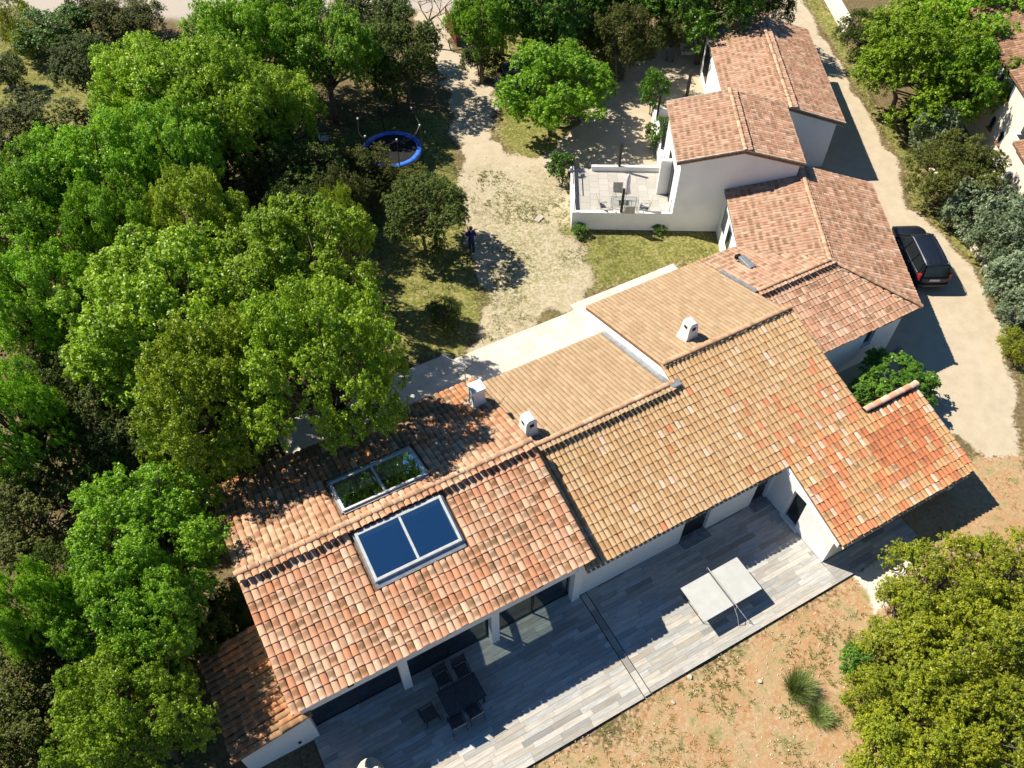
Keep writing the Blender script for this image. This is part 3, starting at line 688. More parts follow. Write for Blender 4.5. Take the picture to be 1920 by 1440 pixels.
# ================================================================== corner house (hipped), end houses: frame turned by 60 degrees
A60 = math.pi/3
hC = house('tiled_house', 'corner house with hipped pinkish brown roof beside the parked car', (27.1, -17.74), A60); MC = worldm(hC)
zE = lambda c, d: 3.83-.262*(-14.4-d); zW = lambda c, d: 3.83-.268*(d+14.4)
bof = lambda c, d: c*S60+d*C60; aof = lambda c, d: c*C60-d*S60
zCS = lambda c, d: 2.76+.3*(bof(c, d)-14.45); zD = lambda c, d: 3.86-.3*(bof(c, d)-18.15)
Rr = U(27.05, 18.15); K = U(29.73, 14.45)
rb = MB()
slope_slab(rb, [[K, (36.7, -18.55), (36.7, -14.4), Rr]], zE); slope_slab(rb, [[U(22.63, 14.5), K, Rr, U(22.63, 18.15)]], zCS)
V1 = U(24.70, 21.66)
slope_slab(rb, [[Rr, (36.0, -14.4), (36.0, -10.55), V1]], zW); slope_slab(rb, [[U(22.63, 18.15), Rr, V1, U(24.85, 22.0), U(22.63, 22.0)]], zD)
roofC = rb.build('roof', 'under', hC)
ea, eb = np.array([C60, -S60, 0]), np.array([S60, C60, 0])
items = []
roof_tiles(items, (0, -14.4, 3.83-.05), (1, 0, 0), (0, -1, -.262), 25.0, 36.75, 4.17*1.034, lambda P: zE(P[0], P[1]) < zCS(P[0], P[1])+.01, .205, .345, FLAME, .8, 1.02, .66)
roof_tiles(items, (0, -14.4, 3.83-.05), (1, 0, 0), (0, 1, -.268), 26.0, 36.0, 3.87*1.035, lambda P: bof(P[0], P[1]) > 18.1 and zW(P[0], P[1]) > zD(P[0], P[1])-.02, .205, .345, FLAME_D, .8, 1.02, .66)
P0 = np.array([*U(0, 18.15), 3.86-.05])
roof_tiles(items, P0, ea, -eb+np.array([0, 0, -.3]), 22.65, 30.0, 3.72*n, lambda P: zCS(P[0], P[1]) < zE(P[0], P[1])+.01, .21, .36, FLAME, .8, 1.02, .7)
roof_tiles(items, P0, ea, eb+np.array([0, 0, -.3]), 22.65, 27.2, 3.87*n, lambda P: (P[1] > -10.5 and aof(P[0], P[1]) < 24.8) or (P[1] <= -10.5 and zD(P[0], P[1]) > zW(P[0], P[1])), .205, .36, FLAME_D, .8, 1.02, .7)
pieces(roofC, 'roof_tile', items, TILE, 'barrel', 300, True, MC)
items = []
ridge_row(items, (*Rr, 3.88), (36.7, -14.4, 3.86), .22, RIDGE_P); ridge_row(items, (*K, 2.80), (*Rr, 3.88), .22, RIDGE_P); ridge_row(items, (*U(22.7, 18.15), 3.88), (*Rr, 3.89), .22, RIDGE_P)
pieces(roofC, 'ridge_tile', items, TILE, 'barrel', 300, True, MC)
w = MB(); Cc = U(28.9, 14.62); Cw = U(22.7, 14.62)
def wseg(mb, p, q, th, z0, z1a, z1b=None, holes=None):   # wall from p to q in plan, inner side to the left of p->q
    z1b = z1a if z1b is None else z1b; d = norm((q[0]-p[0], q[1]-p[1])); nrm = np.array([-d[1], d[0]])*th
    L = math.hypot(q[0]-p[0], q[1]-p[1])
    pts = [p, q, (q[0]+nrm[0], q[1]+nrm[1]), (p[0]+nrm[0], p[1]+nrm[1])]
    zt = lambda x, y: z1a+(z1b-z1a)*np.clip(((x-p[0])*d[0]+(y-p[1])*d[1])/L, 0, 1)
    mb.prism(pts, z0, zt)
X = lambda a: U(a, 14.62)
wseg(w, X(22.7), X(26.72), .22, GZ, 2.58); wseg(w, X(27.30), X(28.9), .22, GZ, 2.58); wseg(w, X(26.723), X(27.297), .22, GZ, 1.35); wseg(w, X(26.723), X(27.297), .22, 2.28, 2.58)
ecor = (Cc[0], Cc[1]); wseg(w, (Cc[0]+.13, Cc[1]), (36.5, -17.74), .22, GZ, 2.72); wseg(w, (36.5, -17.515), (36.5, -14.2), .2, GZ, 2.72, 3.6)
wseg(w, (35.85, -10.62), (U(24.6, 21.55)[0], -10.62), .2, GZ, 2.62)
wseg(w, U(24.55, 21.72), U(22.7, 21.72), .2, GZ, 2.62)
w.build('wall', 'white', hC)
pn = MB(); wseg(pn, U(26.725, 14.76), U(27.295, 14.76), .03, 1.352, 2.278); wn = pn.build('window', 'carglass', hC)
pn = MB(); wseg(pn, U(26.69, 14.585), U(27.33, 14.585), .03, 1.31, 1.345); pn.build('sill', 'mortar', wn)
for c0 in (32.9, 34.3):
    f = MB(); f.box(c0, c0+.75, -10.615, -10.58, 1.0, 2.3); wn = f.build('window', 'shutter', hC); MB().box(c0+.06, c0+.69, -10.578, -10.57, 1.06, 2.24).build('pane', 'carglass', wn)
q = U(23.96, 20.3); f = MB(); f.obox((q[0], q[1], 3.32), (.34, .9, .22), (0, 0, math.pi/3*0-A60)); v_ = f.build('roof_vent', 'zinc', hC, bevel=.02)
q2 = U(23.86, 20.85); MB().obox((q2[0], q2[1], 3.32), (.26, .16, .2), (0, 0, -A60)).build('vent_opening', 'dark', v_)
g = MB(); k0, k1 = U(22.55, 18.2), U(22.62, 20.4)
g.prism([U(22.50, 18.1), U(22.66, 18.1), U(22.66, 20.5), U(22.50, 20.5)], lambda x, y: zD(x, y)-.02, lambda x, y: zD(x, y)+.11); g.build('flashing', 'zinc', hC)

def gable_house(label, c0, c1, dE, dR, dW, ze, zr, wallS, wallN, wW, wE, tile_n, z0=GZ):
    h = house('tiled_house', label, (c0+.2, wE), A60); M_ = worldm(h)
    sE, sW = (zr-ze)/(dR-dE), (zr-ze)/(dW-dR)
    fE = lambda c, d: zr-.045-sE*(dR-d); fW = lambda c, d: zr-.045-sW*(d-dR)
    rb = MB(); slope_slab(rb, [(c0, c1, dE+.05, dR)], fE); slope_slab(rb, [(c0, c1, dR, dW-.05)], fW); rf = rb.build('roof', 'under', h)
    it = []
    roof_tiles(it, (0, dR, zr-.09), (1, 0, 0), (0, -1, -sE), c0, c1, (dR-dE)*math.hypot(1, sE), lambda P: True, .205, .345, FLAME, .8, 1.02, .66)
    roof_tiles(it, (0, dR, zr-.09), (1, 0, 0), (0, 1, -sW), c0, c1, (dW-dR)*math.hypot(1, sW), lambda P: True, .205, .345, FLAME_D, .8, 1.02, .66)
    pieces(rf, 'roof_tile', it, TILE, 'barrel', tile_n, True, M_)
    it = []; ridge_row(it, (c0, dR, zr-.01), (c1, dR, zr-.01), .22, RIDGE_P); pieces(rf, 'ridge_tile', it, TILE, 'barrel', 300, True, M_)
    w = MB(); e = lambda d: (fE(0, d) if d < dR else fW(0, d))-.21
    for c in (wallS, wallN-.22): w.wally(c, c+.22, [(wE, z0), (wW, z0), (wW, e(wW)), (dR, e(dR)), (wE, e(wE))])
    w.box(wallS+.223, wallN-.223, wE, wE+.22, z0, e(wE)-.02); w.box(wallS+.223, wallN-.223, wW-.22, wW, z0, e(wW)-.02)
    w.build('wall', 'white', h)
    v = MB()
    for c in (c0+.01, c1-.06):
        v.prism([(c, dE+.05), (c+.05, dE+.05), (c+.05, dR), (c, dR)], lambda x, y: fE(x, y)-.24, lambda x, y: fE(x, y)+.02); v.prism([(c, dR), (c+.05, dR), (c+.05, dW-.05), (c, dW-.05)], lambda x, y: fW(x, y)-.24, lambda x, y: fW(x, y)+.02)
    v.build('verge_board', 'mortar', h)
    return h
hBt = gable_house('tall white house with gabled pink tiled roof beside the raised terrace', 35.72, 41.35, -14.35, -11.05, -7.68, 4.62, 5.40, 35.85, 41.2, -8.0, -14.1, 300)
hAt = gable_house('farthest white house with gabled pink tiled roof at the top of the driveway', 41.80, 52.5, -18.28, -14.9, -11.58, 3.06, 4.02, 41.98, 52.3, -11.72, -17.84, 300)
# openings of the two end houses
f = MB(); f.box(37.3, 39.2, -7.995, -7.96, .76, 2.9); wn = f.build('window', 'char', hBt); MB().box(37.38, 39.12, -7.958, -7.95, .84, 2.82).build('pane', 'carglass', wn)
MB().box(38.0, 38.22, -7.955, -7.35, .76, 3.0).build('fin_wall', 'white', hBt)
f = MB(); f.box(50.0, 51.6, -11.715, -11.68, .5, 2.4); wn = f.build('window', 'char', hAt); MB().box(50.08, 51.52, -11.678, -11.67, .58, 2.32).build('pane', 'carglass', wn)
f = MB(); f.box(43.2, 44.0, -11.715, -11.68, .9, 2.3); wn = f.build('window', 'shutter', hAt); MB().box(43.28, 43.92, -11.678, -11.67, .98, 2.22).build('pane', 'carglass', wn)
chim = MB(); q = (52.0, -13.6); chim.box(q[0]-.15, q[0]+.15, q[1]-.15, q[1]+.15, 3.6, 4.25); chim.build('chimney', 'zinc', hAt)
m = MB(); m.box(41.25, 46.4, -8.1, -7.9, GZ, 1.0); m.box(46.2, 46.4, -11.7, -8.103, GZ, 1.0)
pw = thing('parapet_wall', 'low white parapet wall with dark posts beside the tall white house', 'wall', (*[U_ for U_ in (41.25*C60+8.0*S60, 41.25*S60-8.0*C60)], 0), A60); pw['_o'] = [41.25, -8.0, 0.]
m.build('wall', 'white', pw); MB().box(41.25, 46.19, -11.68, -8.105, GZ, .45).build('raised_floor', 'palegrout', pw)
for c in (42.0, 45.2): MB().box(c-.06, c+.06, -8.06, -7.94, 1.003, 2.6).build('post', 'char', pw)
p = at((1288, 178), 0.); post = MB().box(-.09, .09, -.09, .09, 0, 1.9).build('post', 'char'); tag(place(post, (p[0], p[1], GZ), A60), 'lone charcoal post in the grass behind the tall white house', 'post')
p = at((1312, 92), 0.4); bk = thing('pergola_bracket', 'black metal post with a slanting brace on the far white house', 'bracket', (p[0]+.6, p[1]-.35, 1.0), A60)
b_ = MB(); b_.tube([(0, 0, 0), (0, 0, 1.9)], .05); b_.build('post', 'char', bk); MB().tube([(0, .03, .1), (-1.0, .03, .9)], .04).build('brace', 'char', bk)
st = thing('stone_steps', 'pale stone steps at the foot of the farthest white house', 'steps', (37.5, 42.4, GZ), A60)
MB().box(-.8, .8, -.55, .55, 0, .28).build('tread', 'stone', st, bevel=.02); MB().box(-.1, .8, -.54, .54, .283, .52).build('tread', 'stone', st, bevel=.02)

# raised terrace of the tall house
tr = thing('raised_terrace', 'raised paved terrace with white parapets and dark posts', 'terrace', (35.85*C60+5.*S60, 35.85*S60-5.*C60, 0), A60); tr['_o'] = [35.85, -5.0, 0.]
fl = MB().box(36.05, 40.0, -7.99, -2.7, GZ, .72).build('floor', 'palegrout', tr); it = []
slab_rows(it, 36.06, 40.3, -7.98, -2.72, .55, .55, (.40, .385, .36), .75, .028, .09)
pieces(fl, 'slab', it, SLAB, 'brick', 300, False, worldm(tr))
m = MB(); m.box(35.85, 36.05, -7.998, -2.5, GZ, 1.10); m.box(36.053, 40.05, -2.7, -2.5, GZ, 1.08); m.box(40.05, 40.25, -8.0, -3.75, GZ, 1.07); m.build('parapet', 'white', tr, bevel=.008)
for c, d in ((40.15, -5.35), (35.95, -5.2)): MB().box(c-.07, c+.07, d-.07, d+.07, 1.06, 2.65).build('post', 'char', tr)
for c, d, zt in ((35.95, -2.62, 1.95), (35.95, -7.85, 2.0), (40.15, -7.9, 1.95)): MB().tube([(c, d, 1.06), (c, d, zt)], .018).build('stanchion', 'char', tr)
r_ = MB(); r_.tube([(38.0, -2.6, 1.07), (38.0, -2.6, 1.45), (39.95, -2.6, 1.45), (39.95, -2.6, 1.07)], .03); r_.build('railing', 'char', tr)
m = MB(); m.prism([(40.02, -3.7), (40.75, -3.7), (40.75, -2.5), (40.02, -2.5)], GZ, .36); m.build('step', 'white', tr)

# ================================================================== neighbour
hN = house('neighbour_house', 'cream neighbour house with two arched windows, half hidden by trees on the right', (41.0, -27.9), A60); MN = worldm(hN)
w = MB(); w.box(41.0, 53, -28.1, -27.9, GZ, 4.95); w.box(41.0, 41.2, -36, -28.103, GZ, 4.95); w.box(34.0, 40.997, -27.6, -27.4, GZ, 3.1); w.box(40.8, 40.995, -27.9, -27.603, GZ, 3.1); w.build('wall', 'cream', hN)
zq = lambda c, d: 5.05+.3*(-27.5-d); zr_ = lambda c, d: 3.25+.3*(-27.0-d)
rb = MB(); slope_slab(rb, [(40.7, 53.2, -33, -27.55)], zq); slope_slab(rb, [(33.8, 39.9, -31, -27.05)], zr_); rf = rb.build('roof', 'under', hN)
it = []; BR = pal_of([(.30, .16, .10), (.38, .22, .15), (.22, .12, .08)], (0, .7))
roof_tiles(it, (0, -33, zq(0, -33)-.05), (1, 0, 0), (0, 1, -.3), 40.7, 53.2, 5.5*n, lambda P: True, .22, .36, BR); roof_tiles(it, (0, -31, zr_(0, -31)-.05), (1, 0, 0), (0, 1, -.3), 33.8, 39.9, 4*n, lambda P: True, .22, .36, BR)
pieces(rf, 'roof_tile', it, TILE, 'barrel', 40, True, MN)
def arch(c, z0, z1, wd, d, nm='window'):
    pts = [(c-wd/2, z0), (c+wd/2, z0)]+[(c+wd/2*math.cos(t), z1-wd/2+wd/2*math.sin(t)) for t in np.linspace(0, math.pi, 9)]
    a_ = MB(); k = len(pts); V_ = [(x, d+.02, z) for x, z in pts]+[(x, d-.04, z) for x, z in pts]
    a_.add(V_, [tuple(range(k)), tuple(range(2*k-1, k-1, -1))]+[(i, (i+1) % k, k+(i+1) % k, k+i) for i in range(k)])
    o = a_.build(nm, 'shutter', hN)
    in_ = [(c+(x-c)*.55, z0+.1+(z-z0)*.85) for x, z in pts]; b_ = MB(); V_ = [(x, d+.04, z) for x, z in in_]+[(x, d+.022, z) for x, z in in_]
    b_.add(V_, [tuple(range(k)), tuple(range(2*k-1, k-1, -1))]+[(i, (i+1) % k, k+(i+1) % k, k+i) for i in range(k)]); b_.build('pane', 'carglass', o)
    MB().box(c-wd*.6, c+wd*.6, d+.022, d+.14, z0-.06, z0-.003).build('sill', 'terracotta', o)
arch(45.1, 3.5, 4.6, .62, -27.9); arch(43.75, 3.5, 4.6, .62, -27.9); arch(43.85, 1.45, 2.25, .5, -27.9); arch(42.4, 1.45, 2.2, .5, -27.9); arch(39.1, .7, 1.75, .9, -27.4)
gw = MB(); p0, p1 = np.array([48.75, 38.2]), np.array([53.4, 47.2]); d_ = norm(p1-p0); nn = np.array([-d_[1], d_[0]])*.35
gw.prism([tuple(p0), tuple(p1), tuple(p1-nn*-1), tuple(p0+nn)], GZ, 1.05); gw = gw.build('garden_wall', 'cream', None, bevel=.02); tag(gw, 'pale rendered garden wall at the top of the driveway', 'wall')

# ------------------------------------------------------------------ furniture and small things
# table tennis table
tt = thing('table_tennis_table', 'pale grey folding table tennis table with net on the wooden terrace', 'table', (13.68, 8.20, 0), R(.2))
for s in (-1, 1):
    b = MB(); b.box(min(s*.012, s*1.37), max(s*.012, s*1.37), -.7625, .7625, .735, .76); h_ = b.build('table_half', 'table', tt, bevel=.006)
    e = MB()
    for y in (-.768, .764): e.box(min(s*.012, s*1.37), max(s*.012, s*1.37), y, y+.004, .70, .762)
    e.build('edge_band', 'alu', h_)
    MB().tube([(s*1.0, -.6, .73), (s*1.15, -.6, .02), (s*1.15, .6, .02), (s*1.0, .6, .73)], .018).build('leg', 'char', tt)
    MB().tube([(s*.25, -.45, .73), (s*.3, -.45, .05), (s*.3, .45, .05), (s*.25, .45, .73)], .018).build('leg', 'char', tt)
nb = MB(); nb.box(-.004, .004, -.9, .9, .765, .9); net_ = nb.build('net', 'net', tt); MB().box(-.007, .007, -.9, .9, .898, .915).build('net_tape', 'plastic', net_)
for y in (-.915, .915): MB().tube([(0, y, .70), (0, y, .93)], .012).build('net_post', 'alu', tt)
MB().tube([(0, -.76, .70), (-.02, -1.1, .45), (-.01, -1.32, .012), (.16, -1.42, .012)], .014).build('strut', 'alu', tt)

# dark dining set
def slat_chair(): # seat faces +x
    t = thing('garden_chair', 'x', 'chair')
    s = MB()
    for i in range(7): s.box(-.22+i*.066, -.165+i*.066, -.24, .24, .43, .45)
    s.build('seat', 'darkwood', t)
    b = MB()
    for i in range(7): b.obox((-.25-i*.016, 0, .50+i*.062), (.02, .48, .05), (0, -.25, 0))
    b.build('backrest', 'darkwood', t)
    for y in (-.26, .26):
        MB().tube([(.25, y, 0), (.22, y, .65), (-.28, y, .66)], .016).build('armrest', 'char', t)
        MB().tube([(-.33, y, 0), (-.24, y, .45), (-.37, y, .93)], .016).build('leg', 'char', t)
    MB().tube([(.25, -.26, .012), (.25, .26, .012)], .014).build('stretcher', 'char', t)
    return t
dt = thing('dining_table', 'dark slatted dining table in the shade of the front house', 'table', (3.12, 9.42, 0), R(1))
for i in range(15):
    MB().box(-.75+i*.1, -.66+i*.1, -.5, .5, .72, .75).build('slat', 'darkwood', dt)
for x in (-.66, .66):
    for y in (-.42, .42): MB().box(x-.03, x+.03, y-.03, y+.03, 0, .718).build('leg', 'char', dt)
fr = MB(); fr.box(-.7, .7, -.45, -.41, .66, .717); fr.box(-.7, .7, .41, .45, .66, .717); fr.build('apron', 'char', dt)
ch = slat_chair()
spots = [((830, 1272), -90, 'dark slatted garden chair at the back left side of the dark dining table'), ((866, 1256), -90, 'dark slatted garden chair at the back right side of the dark dining table'),
         ((806, 1338), 5, 'dark slatted garden chair at the left end of the dark dining table'), ((856, 1352), 88, 'dark slatted garden chair at the front left side of the dark dining table'), ((888, 1332), 92, 'dark slatted garden chair at the front right side of the dark dining table')]
first = True
for u, rz, lab in spots:
    o = ch if first else copy_tree(ch); first = False; p = at(u, .45); place(o, (p[0], p[1], 0), R(rz)); tag(o, lab, 'chair', 'dark chairs round the dining table')

# pale set on the raised terrace
def sling_chair():
    t = thing('garden_chair', 'x', 'chair')
    MB().obox((0, 0, .43), (.48, .50, .02), (0, .06, 0)).build('seat', 'sling', t); MB().obox((-.31, 0, .72), (.02, .50, .62), (0, -.22, 0)).build('backrest', 'sling', t)
    for y in (-.27, .27):
        MB().tube([(.22, y, 0), (.25, y, .44), (-.22, y, .44), (-.40, y, 1.04)], .014).build('frame', 'alu', t)
        MB().tube([(-.30, y, 0), (-.16, y, .44), (.16, y, .63), (-.27, y, .64)], .013).build('armrest', 'alu', t)
    return t
p = at((1171, 379), 1.45); TX, TY = p[0], p[1]
gt = thing('glass_table', 'glass topped garden table on the raised terrace', 'table', (TX, TY, .75), R(-31))
MB().add([(-.75, -.45, .715), (.75, -.45, .715), (.75, .45, .715), (-.75, .45, .715)], [(0, 1, 2, 3)]).build('table_top', glass_mat('table_glass', (.88, .94, .93), .8, .06), gt)
e = MB()
for x0, x1, y0, y1 in ((-.77, .77, -.47, -.452), (-.77, .77, .452, .47), (-.77, -.752, -.45, .45), (.752, .77, -.45, .45)): e.box(x0, x1, y0, y1, .70, .73)
e.build('rim', 'alu', gt)
for x in (-.68, .68):
    for y in (-.38, .38): MB().tube([(x, y, 0), (x, y, .70)], .02).build('leg', 'alu', gt)
sc_ = sling_chair(); first = True
for dx, dy, rz, lab in ((-1.12, .05, 12, 'beige sling garden chair at the left end of the glass table'), (1.12, 0, 168, 'beige sling garden chair at the right end of the glass table'),
        (-.3, .95, -88, 'beige sling garden chair behind the glass table, beside the closed parasol'), (.25, -.38, 90, 'beige sling garden chair tucked under the front of the glass table')):
    o = sc_ if first else copy_tree(sc_); first = False; c, s = math.cos(R(-31)), math.sin(R(-31))
    place(o, (TX+dx*c-dy*s, TY+dx*s+dy*c, .75), R(-31+rz)); tag(o, lab, 'chair', 'sling chairs on the raised terrace')
ps = thing('parasol', 'closed pale lilac parasol standing by the glass table', 'parasol', (TX+.22, TY+.22, .75))
MB().tube([(0, 0, 0), (0, 0, 2.35)], .022).build('pole', 'alu', ps)
m = MB(); m.tube([(0, 0, 1.05), (0, 0, 1.15), (0, 0, 1.35), (0, 0, 1.6), (0, 0, 2.0), (0, 0, 2.28), (0, 0, 2.36)], [.14, .20, .16, .11, .12, .08, .02], 10)
for i, v in enumerate(m.v):
    a = (i % 10)/10*2*math.pi; k = 1+.28*math.cos(5*a); m.v[i] = (v[0]*k, v[1]*k, v[2])
m.build('canopy', 'cloth', ps, True); MB().cyl((0, 0), .22, 0, .06, 14).build('base', 'stone', ps)

# trampoline
tp = thing('trampoline', 'round blue edged trampoline with black safety net among the trees', 'trampoline', (*at((735, 280), .8)[:2], GZ))
RT = 1.83
def annulus(r0, r1, z0, z1, seg=40):
    m = MB(); V_ = []
    for r, z in ((r0, z0), (r1, z0), (r1, z1), (r0, z1)):
        for i in range(seg): a = 2*math.pi*i/seg; V_.append((r*math.cos(a), r*math.sin(a), z))
    F_ = []
    for k in range(4):
        for i in range(seg): F_.append((k*seg+i, k*seg+(i+1) % seg, ((k+1) % 4)*seg+(i+1) % seg, ((k+1) % 4)*seg+i))
    return m.add(V_, F_)
annulus(RT-.33, RT, .90, .94).build('edge_pad', 'blue', tp, True); m = MB().cyl((0, 0), RT-.31, .88, .895, 40); m.build('jump_mat', 'mat', tp)
annulus(RT-.06, RT-.01, .80, .86).build('frame', 'zinc', tp)
nt_ = MB(); NS = 48; tops = []
for i in range(6):
    a = 2*math.pi*(i+.35)/6; x, y = (RT+.04)*math.cos(a), (RT+.04)*math.sin(a); MB().tube([(x, y, 0), (x, y, 2.75)], .028).build('net_pole', 'char', tp)
    MB().tube([(x, y, 2.72), (x, y, 2.82)], .05, 8).build('pole_cap', 'plastic', tp)
V_, F_ = [], []
for i in range(NS):
    a = 2*math.pi*(i/NS)+2*math.pi*.35/6; f = ((i*6/NS) % 1); sag = .28*4*f*(1-f); r = RT-.05*4*f*(1-f)
    V_ += [(r*math.cos(a), r*math.sin(a), .95), (r*math.cos(a), r*math.sin(a), 2.7-sag)]
for i in range(NS): F_.append((2*i, 2*((i+1) % NS), 2*((i+1) % NS)+1, 2*i+1))
MB().add(V_, F_).build('safety_net', 'net', tp)
MB().tube([V_[2*i+1] for i in range(NS)]+[V_[1]], .016, 5).build('net_rope', 'char', tp)

# cars
def car(label, loc, rz, paint):
    t = thing('parked_car', label, 'car', loc, rz)
    rows = [(-2.24, .66, .42, .86), (-2.2, .78, .33, .95), (-2.05, .85, .26, 1.0), (-1.4, .875, .22, 1.0), (0, .875, .2, .97), (1.1, .875, .22, .95), (1.7, .85, .24, .89), (2.02, .77, .27, .80), (2.17, .64, .33, .70), (2.22, .5, .42, .62)]
    m = MB()
    for x, hw, zl, zb in rows:
        zm = (zl+zb)*.52
        for y, z in ((-hw*.9, zl), (-hw, zm), (-hw*.97, zb-.05), (-hw*.86, zb), (hw*.86, zb), (hw*.97, zb-.05), (hw, zm), (hw*.9, zl)): m.v.append((x, y, z))
    for i in range(len(rows)-1):
        for j in range(8): m.f.append((i*8+j, i*8+(j+1) % 8, i*8+8+(j+1) % 8, i*8+8+j))
    m.f.append(tuple(range(7, -1, -1))); k = (len(rows)-1)*8; m.f.append(tuple(range(k, k+8)))
    m.build('body', paint, t, True)
    prof = [(-2.12, .98), (1.22, .95), (.48, 1.50), (.25, 1.55), (-1.88, 1.56)]
    m = MB(); n_ = len(prof); hw = [.80, .80, .62, .61, .60]
    m.add([(x, -h_, z) for (x, z), h_ in zip(prof, hw)]+[(x, h_, z) for (x, z), h_ in zip(prof, hw)], [tuple(range(n_)), tuple(range(2*n_-1, n_-1, -1))]+[(i, n_+i, n_+(i+1) % n_, (i+1) % n_) for i in range(n_)])
    m.build('window_glass', 'carglass', t)
    m = MB(); xs = [(-2.0, .56, 1.55), (-1.9, .63, 1.575), (-1.0, .655, 1.61), (0, .65, 1.60), (.35, .63, 1.57), (.52, .60, 1.50)]
    for x, h_, z in xs:
        for y, zz in ((-h_, z-.05), (-h_*.9, z), (0, z+.02), (h_*.9, z), (h_, z-.05), (0, z-.06)): m.v.append((x, y, zz))
    for i in range(len(xs)-1):
        for j in range(6): m.f.append((i*6+j, i*6+(j+1) % 6, i*6+6+(j+1) % 6, i*6+6+j))
    m.f.append((5, 4, 3, 2, 1, 0)); k = (len(xs)-1)*6; m.f.append(tuple(range(k, k+6)))
    rf = m.build('car_roof', paint, t, True)
    for y in (-.38, -.13, .13, .38): MB().box(-1.8, .1, y-.012, y+.012, 1.605, 1.632).build('roof_ridge', paint, rf)
    for s in (-1, 1):
        MB().tube([(-1.85, s*.58, 1.56), (-1.75, s*.6, 1.64), (.15, s*.6, 1.65), (.28, s*.58, 1.56)], .016).build('roof_rail', 'alu', rf)
        for (x0, z0), (x1, z1) in (((1.25, .93), (.46, 1.53)), ((.12, .95), (.02, 1.55)), ((-.92, .96), (-.97, 1.56)), ((-2.08, .96), (-1.9, 1.55)), ((-1.86, .98), (-1.74, 1.56))):
            MB().tube([(x0, s*.815, z0), (x1, s*.625, z1)], .04 if x0 < 1 else .035).build('pillar', paint, t)
        l = MB(); l.obox((-2.1, s*.79, .93), (.16, .14, .42), (0, .1, s*.35)); l.build('tail_light', 'red', t, bevel=.02)
        l = MB(); l.obox((2.02, s*.68, .68), (.24, .2, .12), (0, .2, -s*.5)); l.build('headlight', 'plastic', t, bevel=.02)
        mi = MB(); mi.obox((.86, s*.98, 1.0), (.12, .2, .14), (0, 0, s*.2)); mi.build('mirror', paint, t, bevel=.03)
        for x in (-.78, .28): MB().box(x-.1, x+.1, s*.872-.01, s*.872+.01, .80, .83).build('door_handle', 'alu', t)
        for x in (-1.38, 1.33):
            w_ = MB(); w_.tube([(x, s*.70, .31), (x, s*.89, .31)], .31, 20); w_ = w_.build('wheel', 'tyre', t); MB().tube([(x, s*.80, .31), (x, s*.898, .31)], .19, 14).build('rim', 'rim', w_)
    g = MB(); g.add([(-2.215, -.62, 1.0), (-2.215, .62, 1.0), (-1.985, .55, 1.5), (-1.985, -.55, 1.5), (-2.16, -.62, 1.0), (-2.16, .62, 1.0), (-1.93, .55, 1.5), (-1.93, -.55, 1.5)], [(3, 2, 1, 0), (4, 5, 6, 7), (0, 1, 5, 4), (2, 3, 7, 6), (1, 2, 6, 5), (3, 0, 4, 7)]); g.build('rear_window', 'carglass', t)
    b = MB(); b.box(-2.31, -2.12, -.80, .80, .34, .56); b.build('bumper', paint, t, bevel=.05)
    b = MB(); b.box(-2.275, -2.235, -.27, .27, .74, .86); b.build('number_plate', 'plate', t)
    return t
car('dark navy estate car with roof rails parked on the sandy driveway', (34.95, 18.55, GZ+.02), R(63), 'paint')
p = at((936, 152), .6); car('grey car almost hidden under the round green tree by the path', (p[0]+2.2*math.cos(R(-15)), p[1]+2.2*math.sin(R(-15)), GZ+.02), R(-15), 'paint2')

# person seen from behind
def limb_mesh(name, chains, mat, parent, seg=10):
    m = MB()
    for pts, rr in chains: m.tube(pts, rr, seg)
    o = m.build(name, mat, parent, True)
    r_ = o.modifiers.new('fuse', 'REMESH'); r_.mode = 'VOXEL'; r_.voxel_size = .011; r_.use_smooth_shade = True
    s = o.modifiers.new('smooth', 'SMOOTH'); s.factor = .5; s.iterations = 4
    return o
pp = at((885, 473), GZ); pe = thing('person', 'person in a dark blue T-shirt and jeans walking away by the round dark bush', 'person', (pp[0], pp[1], GZ+.0), R(-30))
ch_ = [([(0, 0, .93), (0, 0, 1.1), (0, .01, 1.3), (0, .01, 1.42)], [.135, .125, .145, .11]), ([(0, .005, 1.40), (0, .03, 1.56)], [.06, .055]),
       ([(0, .03, 1.53), (0, .05, 1.60), (0, .05, 1.68), (0, .03, 1.75), (0, .03, 1.78)], [.06, .085, .095, .075, .03]), ([(0, .12, 1.64), (0, .15, 1.63)], [.02, .014]),
       ([(-.16, .02, 1.40), (.16, .02, 1.40)], [.07, .07])]
for s, fy, ey in ((-1, .16, .12), (1, -.12, .16)):
    ch_ += [([(s*.09, 0, .92), (s*.10, fy*.5, .50), (s*.10, fy, .09)], [.095, .065, .045]), ([(s*.10, fy-.05, .05), (s*.11, fy+.12, .035)], [.042, .035]),
            ([(s*.19, .01, 1.39), (s*.25, -.03, 1.12), (s*.23, ey, .95)], [.055, .042, .03]), ([(s*.23, ey, .95), (s*.225, ey+.08, .92)], [.035, .036]), ([(s*.095, .04, 1.64), (s*.103, .035, 1.67)], [.02, .02])]
    for k in range(4): ch_.append(([(s*(.205+k*.013), ey+.07, .925-k*.012), (s*(.2+k*.013), ey+.13-abs(k-1)*.008, .90-k*.012), (s*(.195+k*.013), ey+.15-abs(k-1)*.012, .87-k*.012)], [.0095, .009, .008]))
    ch_.append(([(s*.205, ey+.02, .945), (s*.185, ey+.06, .95), (s*.18, ey+.09, .94)], [.011, .010, .009]))
limb_mesh('body', ch_, 'skin', pe)
